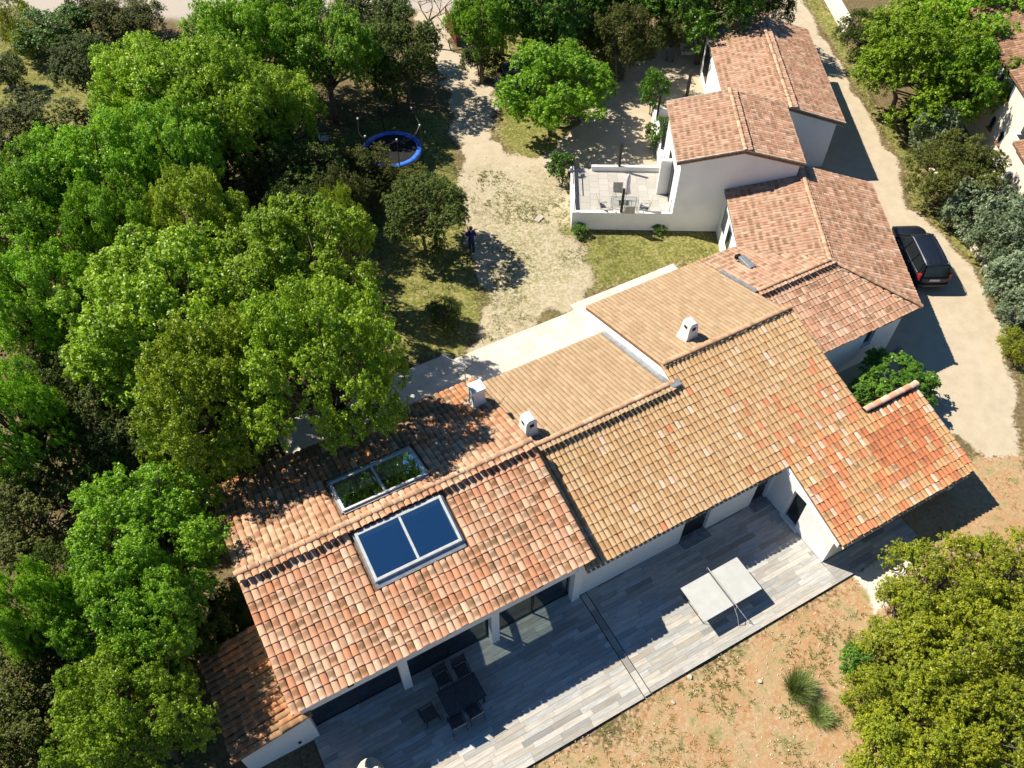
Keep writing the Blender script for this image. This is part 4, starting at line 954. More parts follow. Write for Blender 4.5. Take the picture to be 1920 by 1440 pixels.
sh = [([(0, 0, .90), (0, 0, 1.1), (0, .01, 1.3), (0, .01, 1.43)], [.155, .147, .165, .12]), ([(-.17, .02, 1.40), (.17, .02, 1.40)], [.085, .085])]
for s in (-1, 1): sh.append(([(s*.17, .01, 1.40), (s*.24, -.02, 1.19)], [.078, .068]))
limb_mesh('shirt', sh, 'shirt', pe)
je = [([(-.06, 0, .88), (.06, 0, .88)], [.13, .13]), ([(0, 0, .86), (0, 0, .98)], [.145, .14])]
for s, fy in ((-1, .16), (1, -.12)): je.append(([(s*.09, 0, .90), (s*.10, fy*.5, .50), (s*.10, fy, .07)], [.108, .08, .062]))
limb_mesh('jeans', je, 'jeans', pe)
limb_mesh('hair', [([(0, .0, 1.62), (0, .01, 1.70), (0, .02, 1.77), (0, .03, 1.80)], [.085, .098, .085, .04])], 'hair', pe)
for s, fy in ((-1, .16), (1, -.12)): limb_mesh('shoe', [([(s*.10, fy-.06, .05), (s*.105, fy+.06, .05), (s*.11, fy+.14, .035)], [.052, .05, .04])], 'shoe', pe)

# antenna
an = thing('tv_antenna', 'roof television antenna standing behind the white chimney', 'antenna', (8.62, 19.75, 3.2))
MB().tube([(0, 0, 0), (0, 0, 1.75)], .022).build('mast', 'zinc', an)
MB().tube([(.05, -.1, 1.68), (-.55, .95, 1.78)], .018).build('boom', 'zinc', an)
for i in range(9):
    k = i/8; x, y, z = .02-.55*k, 0+.95*k, 1.7+.09*k; l = .16+.05*(1-k); MB().tube([(x-l*.88, y-l*.46, z), (x+l*.88, y+l*.46, z)], .008, 4).build('element', 'zinc', an)
for s in (-1, 1): MB().tube([(.05, -.1, 1.6), (.05+s*.42, -.05+s*.20, 1.45), (.03+s*.46, .1+s*.24, 1.75)], .014, 5).build('reflector', 'char', an)

# rust red gate leaf
g0, g1 = at((838, 58), GZ), at((855, 84), GZ); gd = norm((g1-g0)[:2]); gl = 2.4
ga = thing('gate', 'rust red slatted gate leaf standing open beside the path', 'gate', (g0[0], g0[1], GZ), math.atan2(gd[1], gd[0]))
for i in range(8): MB().box(.05+i*.28, .28+i*.28, -.02, .02, .1, 1.75-.02*i).build('slat', 'redgate', ga)
fr = MB(); fr.box(0, .05, -.04, .04, 0, 1.85); fr.box(2.3, 2.36, -.04, .04, 0, 1.75); fr.box(.05, 2.3, .022, .05, .3, .38); fr.box(.05, 2.3, .022, .05, 1.3, 1.38); fr.build('gate_frame', 'redgate', ga)
p = at((1010, 411), GZ); cv = MB().box(-.27, .27, -.17, .17, 0, .05).build('inspection_cover', 'palegrout', None, bevel=.01); tag(place(cv, (p[0], p[1], GZ+.01), R(28)), 'small pale rectangular cover lying in the gravel garden', 'cover')
# boulder at the bottom edge
def rock(name, r, seed, flat=.7, mat='stone'):
    bm = bpy.data.meshes.new(name); import bmesh; b = bmesh.new(); bmesh.ops.create_icosphere(b, subdivisions=3, radius=1); q = np.random.default_rng(seed)
    dirs = q.normal(size=(9, 3)); dirs /= np.linalg.norm(dirs, axis=1)[:, None]; off = q.uniform(.62, .95, 9)
    for v in b.verts:
        c = np.array(v.co); k = 1.0
        for d, o in zip(dirs, off):
            t = c @ d
            if t > o: k = min(k, o/t)
        v.co = Vector(c*k*r*(1+q.normal(0, .015))); v.co.z *= flat
    b.to_mesh(bm); b.free(); bm.materials.append(MT[mat]); o = bpy.data.objects.new(name, bm); COL.objects.link(o); return o
p = at((694, 1448), .75); tag(place(rock('boulder', .58, 3, 1.35), (p[0], p[1], .25)), 'rough cream boulder on the wooden terrace, cut by the bottom edge', 'rock')
for i, (u, r_, lab) in enumerate((((1294, 1270), .11, 'small pale stone at the terrace edge beside the drain strip'), ((1262, 1317), .08, 'small pale stone in the weeds below the terrace drain strip'), ((1425, 1278), .09, 'white stone in the red earth left of the broom bush'), ((25, 165), .35, 'grey boulder under the dark bush at the left edge'))):
    p = at(u, GZ); tag(place(rock('stone', r_, 10+i, .6), (p[0], p[1], GZ+.02)), lab, 'rock')
p = at((1678, 1060), .05); hs = thing('garden_hose', 'coiled black hose lying on pale ground beside the big bush', 'hose', (p[0], p[1], GZ+.03))
MB().tube([(.2*math.cos(t)*(1+.02*t), .2*math.sin(t)*(1+.02*t), .02+.012*t) for t in np.linspace(0, 18, 90)], .016, 5).build('coil', 'black', hs, True); MB().tube([(.2, 0, .03), (.35, -.2, .02), (.3, -.5, .02)], .016, 5).build('hose_end', 'black', hs)
p = at((607, 255), .5); gc = copy_tree(sc_); place(gc, (p[0], p[1], GZ), R(-20)); tag(gc, 'pale garden chair in deep shade among the trees left of the trampoline', 'chair')
if 'group' in gc: del gc['group']
def recolour(o):
    for c in o.children:
        if c.name.split('.')[0] in ('seat', 'backrest'):
            c.data = c.data.copy(); c.data.materials[0] = MT['plastic']
recolour(gc)
# stone edging along the hedge
pts = [at(u, GZ)[:2] for u in ((1722, 268), (1735, 300), (1765, 360), (1800, 420), (1838, 492), (1870, 550), (1895, 598))]
ed = thing('stone_edging', 'row of pale stones edging the grey green hedge', 'edging', (pts[3][0], pts[3][1], GZ)); acc = 0
for a_, b_ in zip(pts[:-1], pts[1:]):
    L_ = np.linalg.norm(b_-a_)
    for s in np.arange(.2, L_, .52):
        q = a_+(b_-a_)*s/L_; acc += 1; m = MB(); sx, sy, sz = rng.uniform(.36, .5), rng.uniform(.28, .38), rng.uniform(.22, .34)
        m.obox((q[0]-pts[3][0]+rng.normal(0, .05), q[1]-pts[3][1]+rng.normal(0, .05), sz/2-.04), (sx, sy, sz), (rng.normal(0, .06), rng.normal(0, .06), math.atan2(*(b_-a_)[::-1])+rng.normal(0, .15))); m.build('stone', 'stone', ed, bevel=.04)
p = at((1672, 660), .0); cr = MB()
for z in (.02, .14, .26):
    for x0, x1, y0, y1 in ((-.3, .3, -.2, -.185), (-.3, .3, .185, .2), (-.3, -.285, -.184, .184), (.285, .3, -.184, .184)): cr.box(x0, x1, y0, y1, z, z+.07)
cr = cr.build('crate', 'zinc'); tag(place(cr, (p[0]+.1, p[1]-.2, GZ), .3), 'small grey slatted crate at the shaded corner of the corner house', 'crate')

# ------------------------------------------------------------------ vegetation
def leaf_mesh(name, pos, nrm, ln, wd, mat, colR, colG, q):
    n_ = len(pos); t = q.normal(size=(n_, 3)); t -= nrm*np.sum(t*nrm, 1)[:, None]; t /= np.linalg.norm(t, axis=1)[:, None]+1e-9; b = np.cross(nrm, t)
    L_ = (ln*q.uniform(.7, 1.3, n_))[:, None]; W_ = (wd*q.uniform(.7, 1.3, n_))[:, None]
    V_ = np.stack([pos-t*L_*.5, pos+b*W_*.5+nrm*W_*.12, pos+t*L_*.5, pos-b*W_*.5+nrm*W_*.12], 1).reshape(-1, 3)
    me = bpy.data.meshes.new(name); me.vertices.add(len(V_)); me.vertices.foreach_set('co', V_.ravel())
    me.loops.add(n_*4); me.loops.foreach_set('vertex_index', np.arange(n_*4)); me.polygons.add(n_); me.polygons.foreach_set('loop_start', np.arange(n_)*4); me.polygons.foreach_set('loop_total', np.full(n_, 4))
    me.update(calc_edges=True); me.materials.append(MT[mat])
    ca = me.color_attributes.new('Col', 'FLOAT_COLOR', 'POINT'); c = np.c_[colR, colG, np.zeros(n_), np.ones(n_)]; ca.data.foreach_set('color', np.repeat(c, 4, 0).ravel()); return me
def archetype(key, seed, R0, H0, zc, rv, nblob, rblob, nclump, rclump, nleaf, ln, wd, mat, stems=1, low=-.35, shell=.62):
    q = np.random.default_rng(seed); cent = []; br = []
    for i in range(nblob):
        z = low+(1-low)*(i+.5)/nblob; a = i*2.39996+q.normal(0, .35); rr = math.sqrt(max(0, 1-z*z)); k = q.uniform(shell, .92)-rblob*.35
        if q.random() < .15: k *= .55
        cent.append((R0*rr*math.cos(a)*k, R0*rr*math.sin(a)*k, zc+rv*z*k)); br.append(R0*rblob*q.uniform(.72, 1.3))
    cent, br = np.array(cent), np.array(br)
    bi = q.choice(nblob, nclump, p=br**2/np.sum(br**2)); d = q.normal(size=(nclump, 3)); d[:, 2] += .45
    out = cent[bi]-np.array([0, 0, zc-rv*.5]); out /= np.linalg.norm(out, axis=1)[:, None]; d += out*.7; d /= np.linalg.norm(d, axis=1)[:, None]
    cp = cent[bi]+d*(br[bi]*q.uniform(.45, 1.08, nclump))[:, None]*np.array([1, 1, .8]); cp[:, 2] = np.maximum(cp[:, 2], .12*H0*q.random(nclump)+.05)
    ci = np.repeat(np.arange(nclump), nleaf); n_ = len(ci)
    e = q.normal(size=(n_, 3)); e += d[ci]*.9+np.array([0, 0, .4]); e /= np.linalg.norm(e, axis=1)[:, None]
    pos = cp[ci]+e*(R0*rclump*q.uniform(.25, 1.0, n_))[:, None]
    nr = e*.5+np.array([-.12, .15, .62])+q.normal(0, .42, (n_, 3)); nr /= np.linalg.norm(nr, axis=1)[:, None]
    cv = q.random(nclump); bv = q.random(nblob)
    cR = np.clip(.5*cv[ci]+.3*bv[bi][ci]+.35*q.random(n_)-.08, 0, 1); cG = np.clip(.35*cv[ci]+.65*q.random(n_), 0, 1)
    crown = leaf_mesh(key+'_crown', pos, nr, ln, wd, mat, cR, cG, q)
    m = MB()
    for s in range(stems):
        a = 2*math.pi*s/max(1, stems); bx, by = (0, 0) if stems == 1 else (.12*R0*math.cos(a), .12*R0*math.sin(a)); tr_ = .055*R0*(1 if stems == 1 else .6)
        top = np.array([bx*2.5+q.normal(0, .06)*R0, by*2.5+q.normal(0, .06)*R0, zc])
        P_ = [(bx, by, -.05), (bx*1.2+q.normal(0, .02)*R0, by*1.2, zc*.35), (top*.8+np.array([bx, by, zc*.2])*.2)*np.array([1, 1, .85]), top]
        m.tube(P_, [tr_*1.25, tr_, tr_*.75, tr_*.4], 7)
        for c in cent[s::stems]:
            f = q.uniform(.45, .95); st_ = np.array([bx, by, 0])*(1-f)+top*f; mid_ = (st_+c)/2+np.array([0, 0, -.05*R0])+q.normal(0, .04*R0, 3)
            m.tube([st_, mid_, c, c+(c-mid_)*.35], [tr_*.42, tr_*.3, tr_*.15, tr_*.05], 5)
    for _ in range(12):
        c = cent[q.integers(nblob)]; e_ = q.normal(size=3); e_[2] = abs(e_[2]); e_ /= np.linalg.norm(e_); m.tube([c, c+e_*R0*rblob*.6, c+e_*R0*rblob*1.1+q.normal(0, .03*R0, 3)], [.014*R0, .008*R0, .003*R0], 4)
    trunk = m.mesh(key+'_trunk', 'bark', True); return dict(crown=crown, trunk=trunk, R0=R0, H0=H0, zc=zc)
AR = {}
for k_, (sd, mat) in {'oakA': (1, 'oak'), 'oakB': (2, 'oak2'), 'oakC': (3, 'oak3'), 'oakD': (4, 'oak'), 'oakE': (5, 'oak2')}.items():
    AR[k_] = archetype(k_, sd, 4.4, 7.4, 4.7, 2.6, 52, .215, 2900, .046, 21, .125, .078, mat, 1, -.55)
for k_, (sd, mat) in {'holmA': (11, 'holm'), 'holmB': (12, 'holm2'), 'holmC': (13, 'holm')}.items():
    AR[k_] = archetype(k_, sd, 2.6, 4.6, 2.5, 2.1, 36, .27, 2300, .050, 19, .088, .05, mat, 2, -.8)
AR['grey'] = archetype('grey', 21, 1.7, 2.6, 1.3, 1.25, 20, .36, 620, .085, 15, .15, .055, 'grey', 3, -.7)
AR['lime'] = archetype('lime', 22, 3.0, 4.0, 2.0, 1.95, 25, .27, 2000, .052, 20, .10, .058, 'lime', 4, -.92, .74)
AR['lime2'] = archetype('lime2', 23, 3.0, 4.0, 2.0, 1.95, 21, .28, 1900, .052, 20, .10, .058, 'lime', 4, -.92, .74)
AR['mid'] = archetype('mid', 24, 1.4, 2.2, 1.15, 1.1, 16, .36, 420, .10, 16, .12, .07, 'mid', 3, -.7)
AR['midtree'] = archetype('midtree', 25, 3.2, 6.0, 3.2, 2.8, 40, .25, 2300, .050, 20, .12, .075, 'oak2', 2, -.8)
AR['midtree2'] = archetype('midtree2', 27, 4.0, 7.0, 3.6, 3.3, 46, .235, 2700, .046, 20, .13, .08, 'oak', 2, -.8)
AR['dark'] = archetype('dark', 26, 3.0, 6.5, 3.6, 3.2, 26, .33, 1100, .075, 18, .15, .09, 'mid', 1, -.7)
tq = np.random.default_rng(99)
def tree(arch_, u, rpx, h, label, cat='tree', name='oak_tree', group=None):
    A_ = AR[arch_]; zc = h*A_['zc']/A_['H0']; P = at(u, zc*1.02); r = rpx*mpp(P); s = r/A_['R0']; sz = h/A_['H0']
    t = thing(name, label, cat, (P[0], P[1], GZ), tq.uniform(0, 6.28), group)
    for nm in ('trunk', 'crown'):
        o = bpy.data.objects.new(nm, A_[nm]); COL.objects.link(o); o.parent = t
    t.scale = (s*tq.uniform(.95, 1.05), s*tq.uniform(.95, 1.05), sz); return t
G1, G2, G3 = 'oaks of the left wood', 'dark evergreens of the left wood', 'trees along the top edge'
for a in [
 ('oakA', (322, 590), 190, 9.0, 'wide lime green oak left of the big crown beside the skylight roof', G1),
 ('oakD', (545, 520), 165, 9.2, 'big lime green oak nearest the blue shirted person', G1),
 ('oakA', (600, 690), 170, 10.5, 'lime green oak overhanging the stone terrace beside the skylight roof', G1),
 ('oakC', (395, 740), 150, 9.6, 'yellow green oak just above the left end of the skylight roof', G1),
 ('oakC', (375, 420), 95, 8.5, 'small yellow green oak behind the wide oaks of the wood', G1),
 ('oakC', (640, 430), 55, 7.2, 'slim yellow green oak below the brownish bush by the trampoline', G1),
 ('oakB', (75, 560), 105, 8.0, 'bright green oak at the left edge, halfway down', G1),
 ('oakB', (280, 1010), 140, 6.8, 'bright green oak left of the skylight roof', G1),
 ('oakE', (255, 1160), 125, 6.8, 'bright green oak behind the lean-to, left of its ridge', G1),
 ('oakA', (245, 1345), 130, 6.8, 'yellow green oak beside the mossy lean-to at the bottom', G1),
 ('oakC', (285, 1258), 62, 5.6, 'yellow tinted oak touching the mossy lean-to roof', G1),
 ('oakE', (65, 1155), 75, 7.5, 'narrow bright green oak at the left edge near the bottom', G1),
 ('oakE', (30, 790), 85, 8.0, 'bright green oak cut by the left edge, two thirds down', G1),
 ('oakB', (180, 330), 115, 8.6, 'bright green oak below the dark round evergreen in the meadow', G1),
 ('oakE', (60, 400), 110, 8.6, 'bright green oak at the left edge under the meadow', G1),
 ('oakA', (300, 170), 120, 8.6, 'lime green oak right of the dark evergreen in the meadow', G1),
 ('oakD', (420, 190), 125, 8.8, 'spreading lime green oak in the upper middle of the left wood', G1),
 ('oakB', (455, 85), 95, 8.4, 'fresh green oak behind the spreading oak near the road', G1),
 ('oakE', (605, 95), 95, 7.4, 'fresh green oak left of the dark holm oak by the gate', G1),
 ('oakA', (525, 205), 80, 6.4, 'lime green oak left of the trampoline', G1),
 ('oakB', (215, 440), 90, 8.2, 'bright green oak between the two wide oaks and the left edge', G1),
 ('oakE', (330, 290), 95, 8.4, 'fresh green oak in the heart of the left wood', G1),
 ('oakB', (525, 30), 80, 8.2, 'fresh green oak at the top edge left of the gate', G1)]:
    tree(*a[:5], group=a[5])
for a in [
 ('holmA', (155, 125), 62, 4.6, 'round dark evergreen standing in the top left meadow'), ('holmB', (45, 250), 90, 4.2, 'dark olive evergreen at the left edge below the meadow'),
 ('holmB', (440, 300), 100, 5.2, 'dark olive evergreen below the spreading oak'), ('holmA', (570, 330), 95, 5.0, 'dark evergreen left of the bush before the trampoline'),
 ('holmA', (745, 105), 85, 6.0, 'tall dark holm oak left of the path near the gate'), ('holmC', (700, 40), 75, 6.2, 'dark holm oak at the top edge left of the gate'),
 ('holmB', (680, 318), 62, 3.4, 'olive bush partly hiding the trampoline'), ('holmC', (800, 395), 88, 4.6, 'round dark bush beside the blue shirted person'),
 ('holmA', (235, 485), 75, 5.6, 'dark evergreen left of the wide lime oak'), ('holmC', (140, 640), 85, 5.6, 'dark evergreen below the oak at the left edge'),
 ('holmA', (120, 745), 85, 5.4, 'dark evergreen left of the yellow green oak'), ('holmC', (205, 820), 110, 5.4, 'wide dark evergreen above the bright oak left of the skylight roof'),
 ('holmB', (60, 960), 115, 4.8, 'olive evergreen at the left edge above the narrow bright oak'), ('holmB', (70, 1290), 125, 5.0, 'wide olive evergreen at the left edge near the bottom'),
 ('holmB', (50, 1420), 110, 5.0, 'olive evergreen in the bottom left corner'), ('holmB', (635, 375), 55, 5.0, 'brownish olive bush above the big lime oak'),
 ('holmC', (835, 585), 38, 1.7, 'low dark bush in the grass below the person'), ('holmA', (330, 880), 90, 5.2, 'dark evergreen hugging the upper left corner of the skylight roof'),
 ('holmC', (560, 420), 70, 5.5, 'dark evergreen squeezed behind the big lime oaks'), ('holmC', (430, 860), 70, 4.2, 'dark evergreen between the wood and the stone terrace'),
 ('holmC', (428, 1150), 50, 3.0, 'dark bush squeezed against the left wall of the skylight house'), ('holmA', (395, 1190), 45, 3.4, 'small dark evergreen behind the mossy lean-to'),
 ('holmA', (150, 1090), 75, 5.0, 'dark evergreen between the bright oak and the olive evergreen'), ('holmB', (770, 345), 50, 2.4, 'low olive bush in front of the trampoline')]:
    tree(*a[:5], cat='tree' if a[3] > 3.5 else 'bush', name='evergreen_tree' if a[3] > 3.5 else 'evergreen_bush', group=G2)
for a in [
 ('oakE', (900, 40), 62, 6.5, 'fresh green tree right of the rust red gate'), ('dark', (985, 20), 70, 7.5, 'dark green tree at the top edge above the round path tree'), ('dark', (1085, -5), 75, 6.5, 'dark green tree at the top edge right of the round path tree'),
 ('dark', (940, -5), 60, 7.0, 'dark green tree at the top edge between gate and path tree'), ('dark', (1040, 60), 60, 6.0, 'dark green tree just behind the round path tree'), ('dark', (1150, -5), 60, 5.5, 'dark green tree at the top edge above the gravel bay'), ('dark', (1275, 5), 55, 5.0, 'dark green tree at the top edge beside the farthest house'),
 ('holmB', (1170, 70), 60, 5.5, 'olive evergreen above the gravel bay of the path'), ('dark', (1215, -15), 75, 6.0, 'dark green tree at the top edge behind the pale steps'), ('dark', (1330, -5), 80, 8.0, 'dark green tree behind the farthest house roof'),
 ('holmA', (1420, -10), 75, 7.0, 'dark evergreen behind the ridge of the farthest house'), ('holmB', (1110, 60), 45, 4.5, 'small olive evergreen behind the round path tree'), ('holmA', (1265, 55), 45, 4.0, 'dark evergreen beside the pale stone steps'), ('holmA', (900, 105), 40, 2.6, 'low dark shrub right of the path below the gate')]:
    tree(*a[:5], name='woodland_tree', group=G3)
tree('midtree', (1042, 158), 116, 5.8, 'round fresh green tree standing between the two arms of the path', name='leafy_tree')
tree('midtree2', (1725, 120), 118, 7.0, 'large bright green tree right of the driveway', name='leafy_tree'); tree('midtree', (1845, 50), 105, 7.5, 'bright green tree in the top right corner', name='leafy_tree')
tree('midtree', (1815, 150), 72, 6.6, 'bright green tree leaning over the neighbour house wall', name='leafy_tree'); tree('midtree2', (1760, 20), 90, 7.0, 'bright green tree at the top edge right of the garden wall', name='leafy_tree')
tree('holmA', (1632, 65), 52, 3.6, 'dark round shrub at the end of the pale garden wall', 'bush', 'evergreen_bush'); tree('holmB', (1798, 315), 78, 4.2, 'brown green shrub between the grey green hedge plants', 'bush', 'evergreen_bush')
for i, (u, r_, h_, lab) in enumerate([((1755, 238), 46, 3.2, 'grey green oleander at the upper end of the hedge'), ((1842, 385), 56, 3.2, 'grey green oleander right of the brown green shrub'), ((1880, 450), 55, 3.2, 'grey green oleander opposite the rear of the car'),
        ((1905, 525), 55, 3.0, 'grey green oleander at the lower end of the stone edging'), ((1800, 395), 32, 2.2, 'small grey green oleander nearest the front of the car'), ((1915, 420), 48, 3.2, 'grey green oleander against the neighbour wall'), ((1918, 580), 40, 2.6, 'last grey green oleander at the right edge')]):
    tree('grey', u, r_, h_, lab, 'shrub', 'oleander_shrub', 'oleanders of the driveway hedge')
tree('lime', (1908, 645), 32, 1.5, 'yellow green shrub at the right edge below the hedge', 'shrub', 'garden_shrub')
for u, r_, h_, k_, lab in [((1765, 1105), 95, 3.2, 'lime', 'yellow green bush nearest the red porch roof'), ((1690, 1245), 82, 2.2, 'lime2', 'yellow green bush between the broom and the large bushes'), ((1815, 1235), 105, 4.2, 'lime2', 'large yellow green bush in the middle of the lower right clump'),
        ((1895, 1085), 85, 2.8, 'lime', 'yellow green bush at the right edge below the red earth'), ((1735, 1365), 95, 2.8, 'lime', 'yellow green bush at the bottom of the lower right clump'), ((1885, 1375), 100, 3.8, 'lime2', 'yellow green bush in the bottom right corner'), ((1610, 1240), 32, 1.6, 'mid', 'small dark green bush at the left tip of the lower right clump'), ((1640, 1300), 48, 2.2, 'lime', 'small yellow green bush behind the broom bush'), ((1700, 1150), 62, 2.4, 'lime2', 'yellow green bush beside the pale ground and black hose'), ((1660, 1395), 60, 2.0, 'lime2', 'yellow green bush at the bottom edge right of the broom'), ((1820, 1340), 85, 2.8, 'lime', 'yellow green bush tucked low between the bottom corner bushes'), ((1875, 1190), 80, 3.0, 'lime2', 'yellow green bush at the right edge, middle of the clump')]:
    tree(k_, u, r_, h_, lab, 'bush', 'garden_bush', 'bushes of the lower right clump')
tree('mid', (1682, 712), 72, 1.9, 'bright green shrub between the porch ridge and the corner house', 'shrub', 'garden_shrub'); tree('mid', (1622, 738), 32, 1.3, 'small bright shrub hidden behind the porch roof corner', 'shrub', 'garden_shrub')
tree('mid', (1228, 172), 28, 3.0, 'slender young tree on the gravel beside the tall white house', 'tree', 'young_tree'); tree('mid', (1240, 250), 30, 2.0, 'dark shrub shading the parapet of the tall white house', 'shrub', 'garden_shrub')
tree('mid', (1054, 312), 27, 2.0, 'leafy shrub at the outer corner of the raised terrace', 'shrub', 'garden_shrub'); tree('mid', (1088, 430), 17, .6, 'low green plant at the left end of the white terrace wall', 'plant', 'garden_plant'); tree('mid', (1238, 427), 15, .45, 'low spreading plant at the foot of the white terrace wall', 'plant', 'garden_plant')
for u, r_, h_, k_, lab in [((95, 55), 55, 3.2, 'dark', 'dark leafy hedge bush above the meadow'), ((18, 35), 35, 3.2, 'lime', 'yellow green hedge bush in the top left corner'), ((155, 25), 42, 2.8, 'holmB', 'feathery hedge bush left of the middle of the roadside hedge'), ((205, 28), 42, 2.8, 'holmB', 'feathery hedge bush in the middle of the roadside hedge'), ((262, 30), 42, 2.8, 'holmB', 'feathery hedge bush right in the roadside hedge'), ((5, 130), 35, 2.5, 'holmA', 'dark bush at the left edge beside the meadow'), ((55, 75), 30, 2.2, 'lime', 'small yellow green bush at the left of the meadow')]:
    tree(k_, u, r_, h_, lab, 'bush', 'hedge_bush', 'hedge along the road')

WOOD = px([(-80, 230), (120, 250), (330, 100), (480, 60), (640, 0), (790, 60), (800, 170), (700, 230), (640, 330), (700, 420), (740, 560), (760, 650), (600, 790), (400, 900), (440, 1100), (400, 1230), (390, 1440), (380, 1600), (-120, 1600)])
uq = np.random.default_rng(31); P = np.array(WOOD); x0, y0 = P.min(0); x1, y1 = P.max(0); up_ = np.c_[uq.uniform(x0, x1, 5200), uq.uniform(y0, y1, 5200)]; up_ = up_[inpoly(up_, WOOD)]; up_ = up_[vnoise(up_, .35, 40) > .3]
up_ = up_[~((up_[:, 0] > -4.6) & (up_[:, 1] < 20.2) & (up_[:, 1] > 10.4))]
hh_ = .25+1.0*vnoise(up_, .5, 41); ci_ = np.repeat(np.arange(len(up_)), 14); e_ = uq.normal(size=(len(ci_), 3)); e_[:, 2] = abs(e_[:, 2]); e_ /= np.linalg.norm(e_, axis=1)[:, None]
ps_ = np.c_[up_[ci_], np.full(len(ci_), GZ)]+e_*np.c_[np.full(len(ci_), .42), np.full(len(ci_), .42), hh_[ci_]]*uq.uniform(.4, 1, len(ci_))[:, None]; nr_ = e_*.6+np.array([0, 0, .7])+uq.normal(0, .35, e_.shape); nr_ /= np.linalg.norm(nr_, axis=1)[:, None]
ug = bpy.data.objects.new('undergrowth', leaf_mesh('undergrowth', ps_, nr_, .17, .10, 'holm2', np.clip(vnoise(up_, .6, 42)[ci_]*.8, 0, 1), uq.random(len(ci_)), uq)); COL.objects.link(ug); tag(ug, 'dark leafy undergrowth covering the floor of the left wood', 'undergrowth', None, 'stuff')

# bare tree by the gate
def branch(m, p, d, L_, r_, lv, q):
    n_ = 4; P_ = [np.array(p)]; d = np.array(d, float)
    for i in range(n_): d = norm(d+q.normal(0, .18, 3)); P_.append(P_[-1]+d*L_/n_)
    m.tube([tuple(x) for x in P_], list(np.linspace(r_, r_*.45, n_+1)), 5)
    if lv:
        for k in range(3 if lv > 1 else 2): branch(m, P_[2+k % 3], norm(d+q.normal(0, .75, 3)+np.array([0, 0, .15])), L_*q.uniform(.55, .8), r_*.5, lv-1, q)
bt = thing('bare_tree', 'leafless grey tree beside the open red gate', 'tree', (*at((800, 88), GZ)[:2], GZ)); q = np.random.default_rng(4)
m = MB(); m.tube([(0, 0, -.1), (.1, .05, 1.0), (.3, 0, 1.9)], [.12, .10, .08], 7); m.build('trunk', 'bark', bt, True)
m = MB()
for a_ in (-.4, .4, 1.2, 2.4): branch(m, (.3, 0, 1.8), (math.cos(a_-.5), math.sin(a_-.5), .7), 1.9, .055, 3, q)
m.build('crown', 'bark', bt, True)

# broom bush and tufts
def blades(name, centers, hh, rr, per, mat, q, wdt=.012, spread=1.0):
    n_ = len(centers)*per; ci = np.repeat(np.arange(len(centers)), per); a_ = q.uniform(0, 6.283, n_); s_ = q.uniform(0, 1, n_)**.7
    H_ = np.array(hh)[ci]*q.uniform(.5, 1.1, n_); R_ = np.array(rr)[ci]
    base = np.array(centers)[ci]+np.c_[np.cos(a_)*R_*s_*.45, np.sin(a_)*R_*s_*.45, np.zeros(n_)]
    tip = base+np.c_[np.cos(a_)*R_*s_*spread, np.sin(a_)*R_*s_*spread, H_]; sd = np.c_[-np.sin(a_), np.cos(a_), np.zeros(n_)]*(wdt*q.uniform(.6, 1.4, n_))[:, None]
    V_ = np.stack([base-sd, base+sd, tip], 1).reshape(-1, 3); me = bpy.data.meshes.new(name); me.vertices.add(len(V_)); me.vertices.foreach_set('co', V_.ravel())
    me.loops.add(n_*3); me.loops.foreach_set('vertex_index', np.arange(n_*3)); me.polygons.add(n_); me.polygons.foreach_set('loop_start', np.arange(n_)*3); me.polygons.foreach_set('loop_total', np.full(n_, 3)); me.update(calc_edges=True)
    me.materials.append(MT[mat]); ca = me.color_attributes.new('Col', 'FLOAT_COLOR', 'POINT'); cv = q.random(len(centers))[ci]
    c = np.c_[np.clip(cv*.8+q.random(n_)*.3, 0, 1), q.random(n_), np.zeros(n_), np.ones(n_)]; ca.data.foreach_set('color', np.repeat(c, 3, 0).ravel()); return me
q = np.random.default_rng(5)
for u, r_, h_, lab in (((1495, 1286), .62, .85, 'feathery green broom bush in the red earth'), ((1540, 1338), .45, .4, 'straggly dry broom beside the feathery broom bush')):
    p = at(u, .1); t = thing('broom_bush', lab, 'bush', (p[0], p[1], GZ)); cc = np.c_[q.normal(0, r_*.16, 14), q.normal(0, r_*.16, 14), np.zeros(14)]
    for nm, pr_ in (('stems', 16), ('foliage', 75)):
        o = bpy.data.objects.new(nm, blades(nm, cc, [h_]*14, [r_*.85]*14, pr_, 'bark' if nm == 'stems' else 'broom', q, .010)); COL.objects.link(o); o.parent = t
pc, ph, pr_ = [], [], []
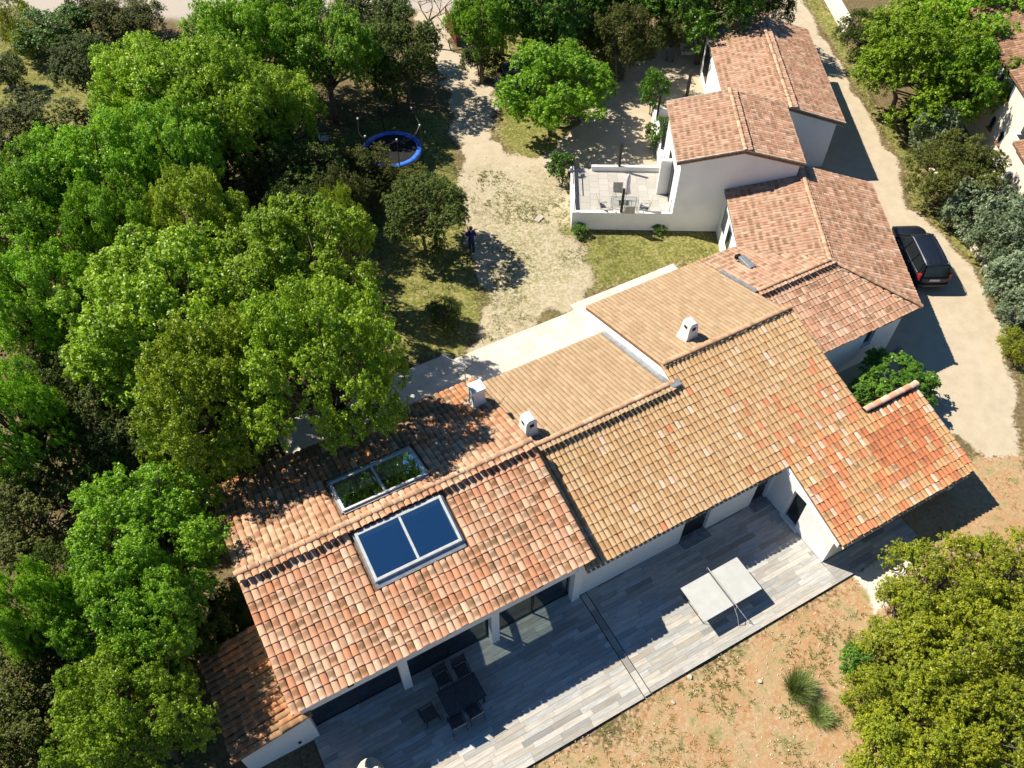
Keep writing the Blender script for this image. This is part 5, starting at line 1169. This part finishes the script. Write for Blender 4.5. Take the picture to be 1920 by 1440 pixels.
def scatter(poly, dens, hh, rr, W_=None):
    x0, y0 = np.min(poly, 0); x1, y1 = np.max(poly, 0); n_ = int((x1-x0)*(y1-y0)*dens); P = np.c_[q.uniform(x0, x1, n_), q.uniform(y0, y1, n_)]
    P = P[inpoly(P, poly)]; k = vnoise(P, .8, 12)*.6+vnoise(P, 2.6, 13)*.4; P = P[k > .47]
    P = P[~((P[:, 0] > -2.1) & (P[:, 0] < 22.7) & (P[:, 1] > 6.3) & (P[:, 1] < 11.2))]
    for p in P: pc.append((p[0], p[1], GZ-.01)); s = q.uniform(.5, 1.3); ph.append(hh*s); pr_.append(rr*s)
scatter(RED2, 34, .07, .11); scatter(RED2, 1.6, .15, .27); scatter(RED, 6, .07, .11); scatter(LAWN, 30, .06, .12); scatter(SPARSE, 34, .06, .12); scatter(VERGE, 22, .10, .13); scatter(MEADOW, 8, .12, .18); scatter(TLAWN, 16, .13, .17); scatter(PATH, 1.2, .05, .10)
o = bpy.data.objects.new('grass_tufts', blades('grass_tufts', pc, ph, pr_, 9, 'grass', q, .014)); COL.objects.link(o); tag(o, 'tufts of grass and weeds over the lawn, verges and gravel', 'grass', None, 'stuff')
# pebbles and clods on the red earth
V_, F_ = [], []; P = np.array(RED2); x0, y0 = P.min(0); x1, y1 = P.max(0); pq = np.c_[q.uniform(x0, x1, 2600), q.uniform(y0, y1, 2600)]; pq = pq[inpoly(pq, RED2)]
for p in pq:
    r_ = q.uniform(.012, .045); k = len(V_); a0 = q.uniform(0, 6.28)
    V_ += [(p[0]+r_*math.cos(a0+i*1.257), p[1]+r_*math.sin(a0+i*1.257)*q.uniform(.6, 1), GZ) for i in range(5)]+[(p[0], p[1], GZ+r_*1.1)]; F_ += [(k+i, k+(i+1) % 5, k+5) for i in range(5)]
o = MB().add(V_, F_).build('pebbles', 'stone'); tag(o, 'pale pebbles strewn over the red earth', 'pebbles', None, 'stuff')

for o in bpy.data.objects:
    if '_o' in o: del o['_o']
print('objects', len(bpy.data.objects))
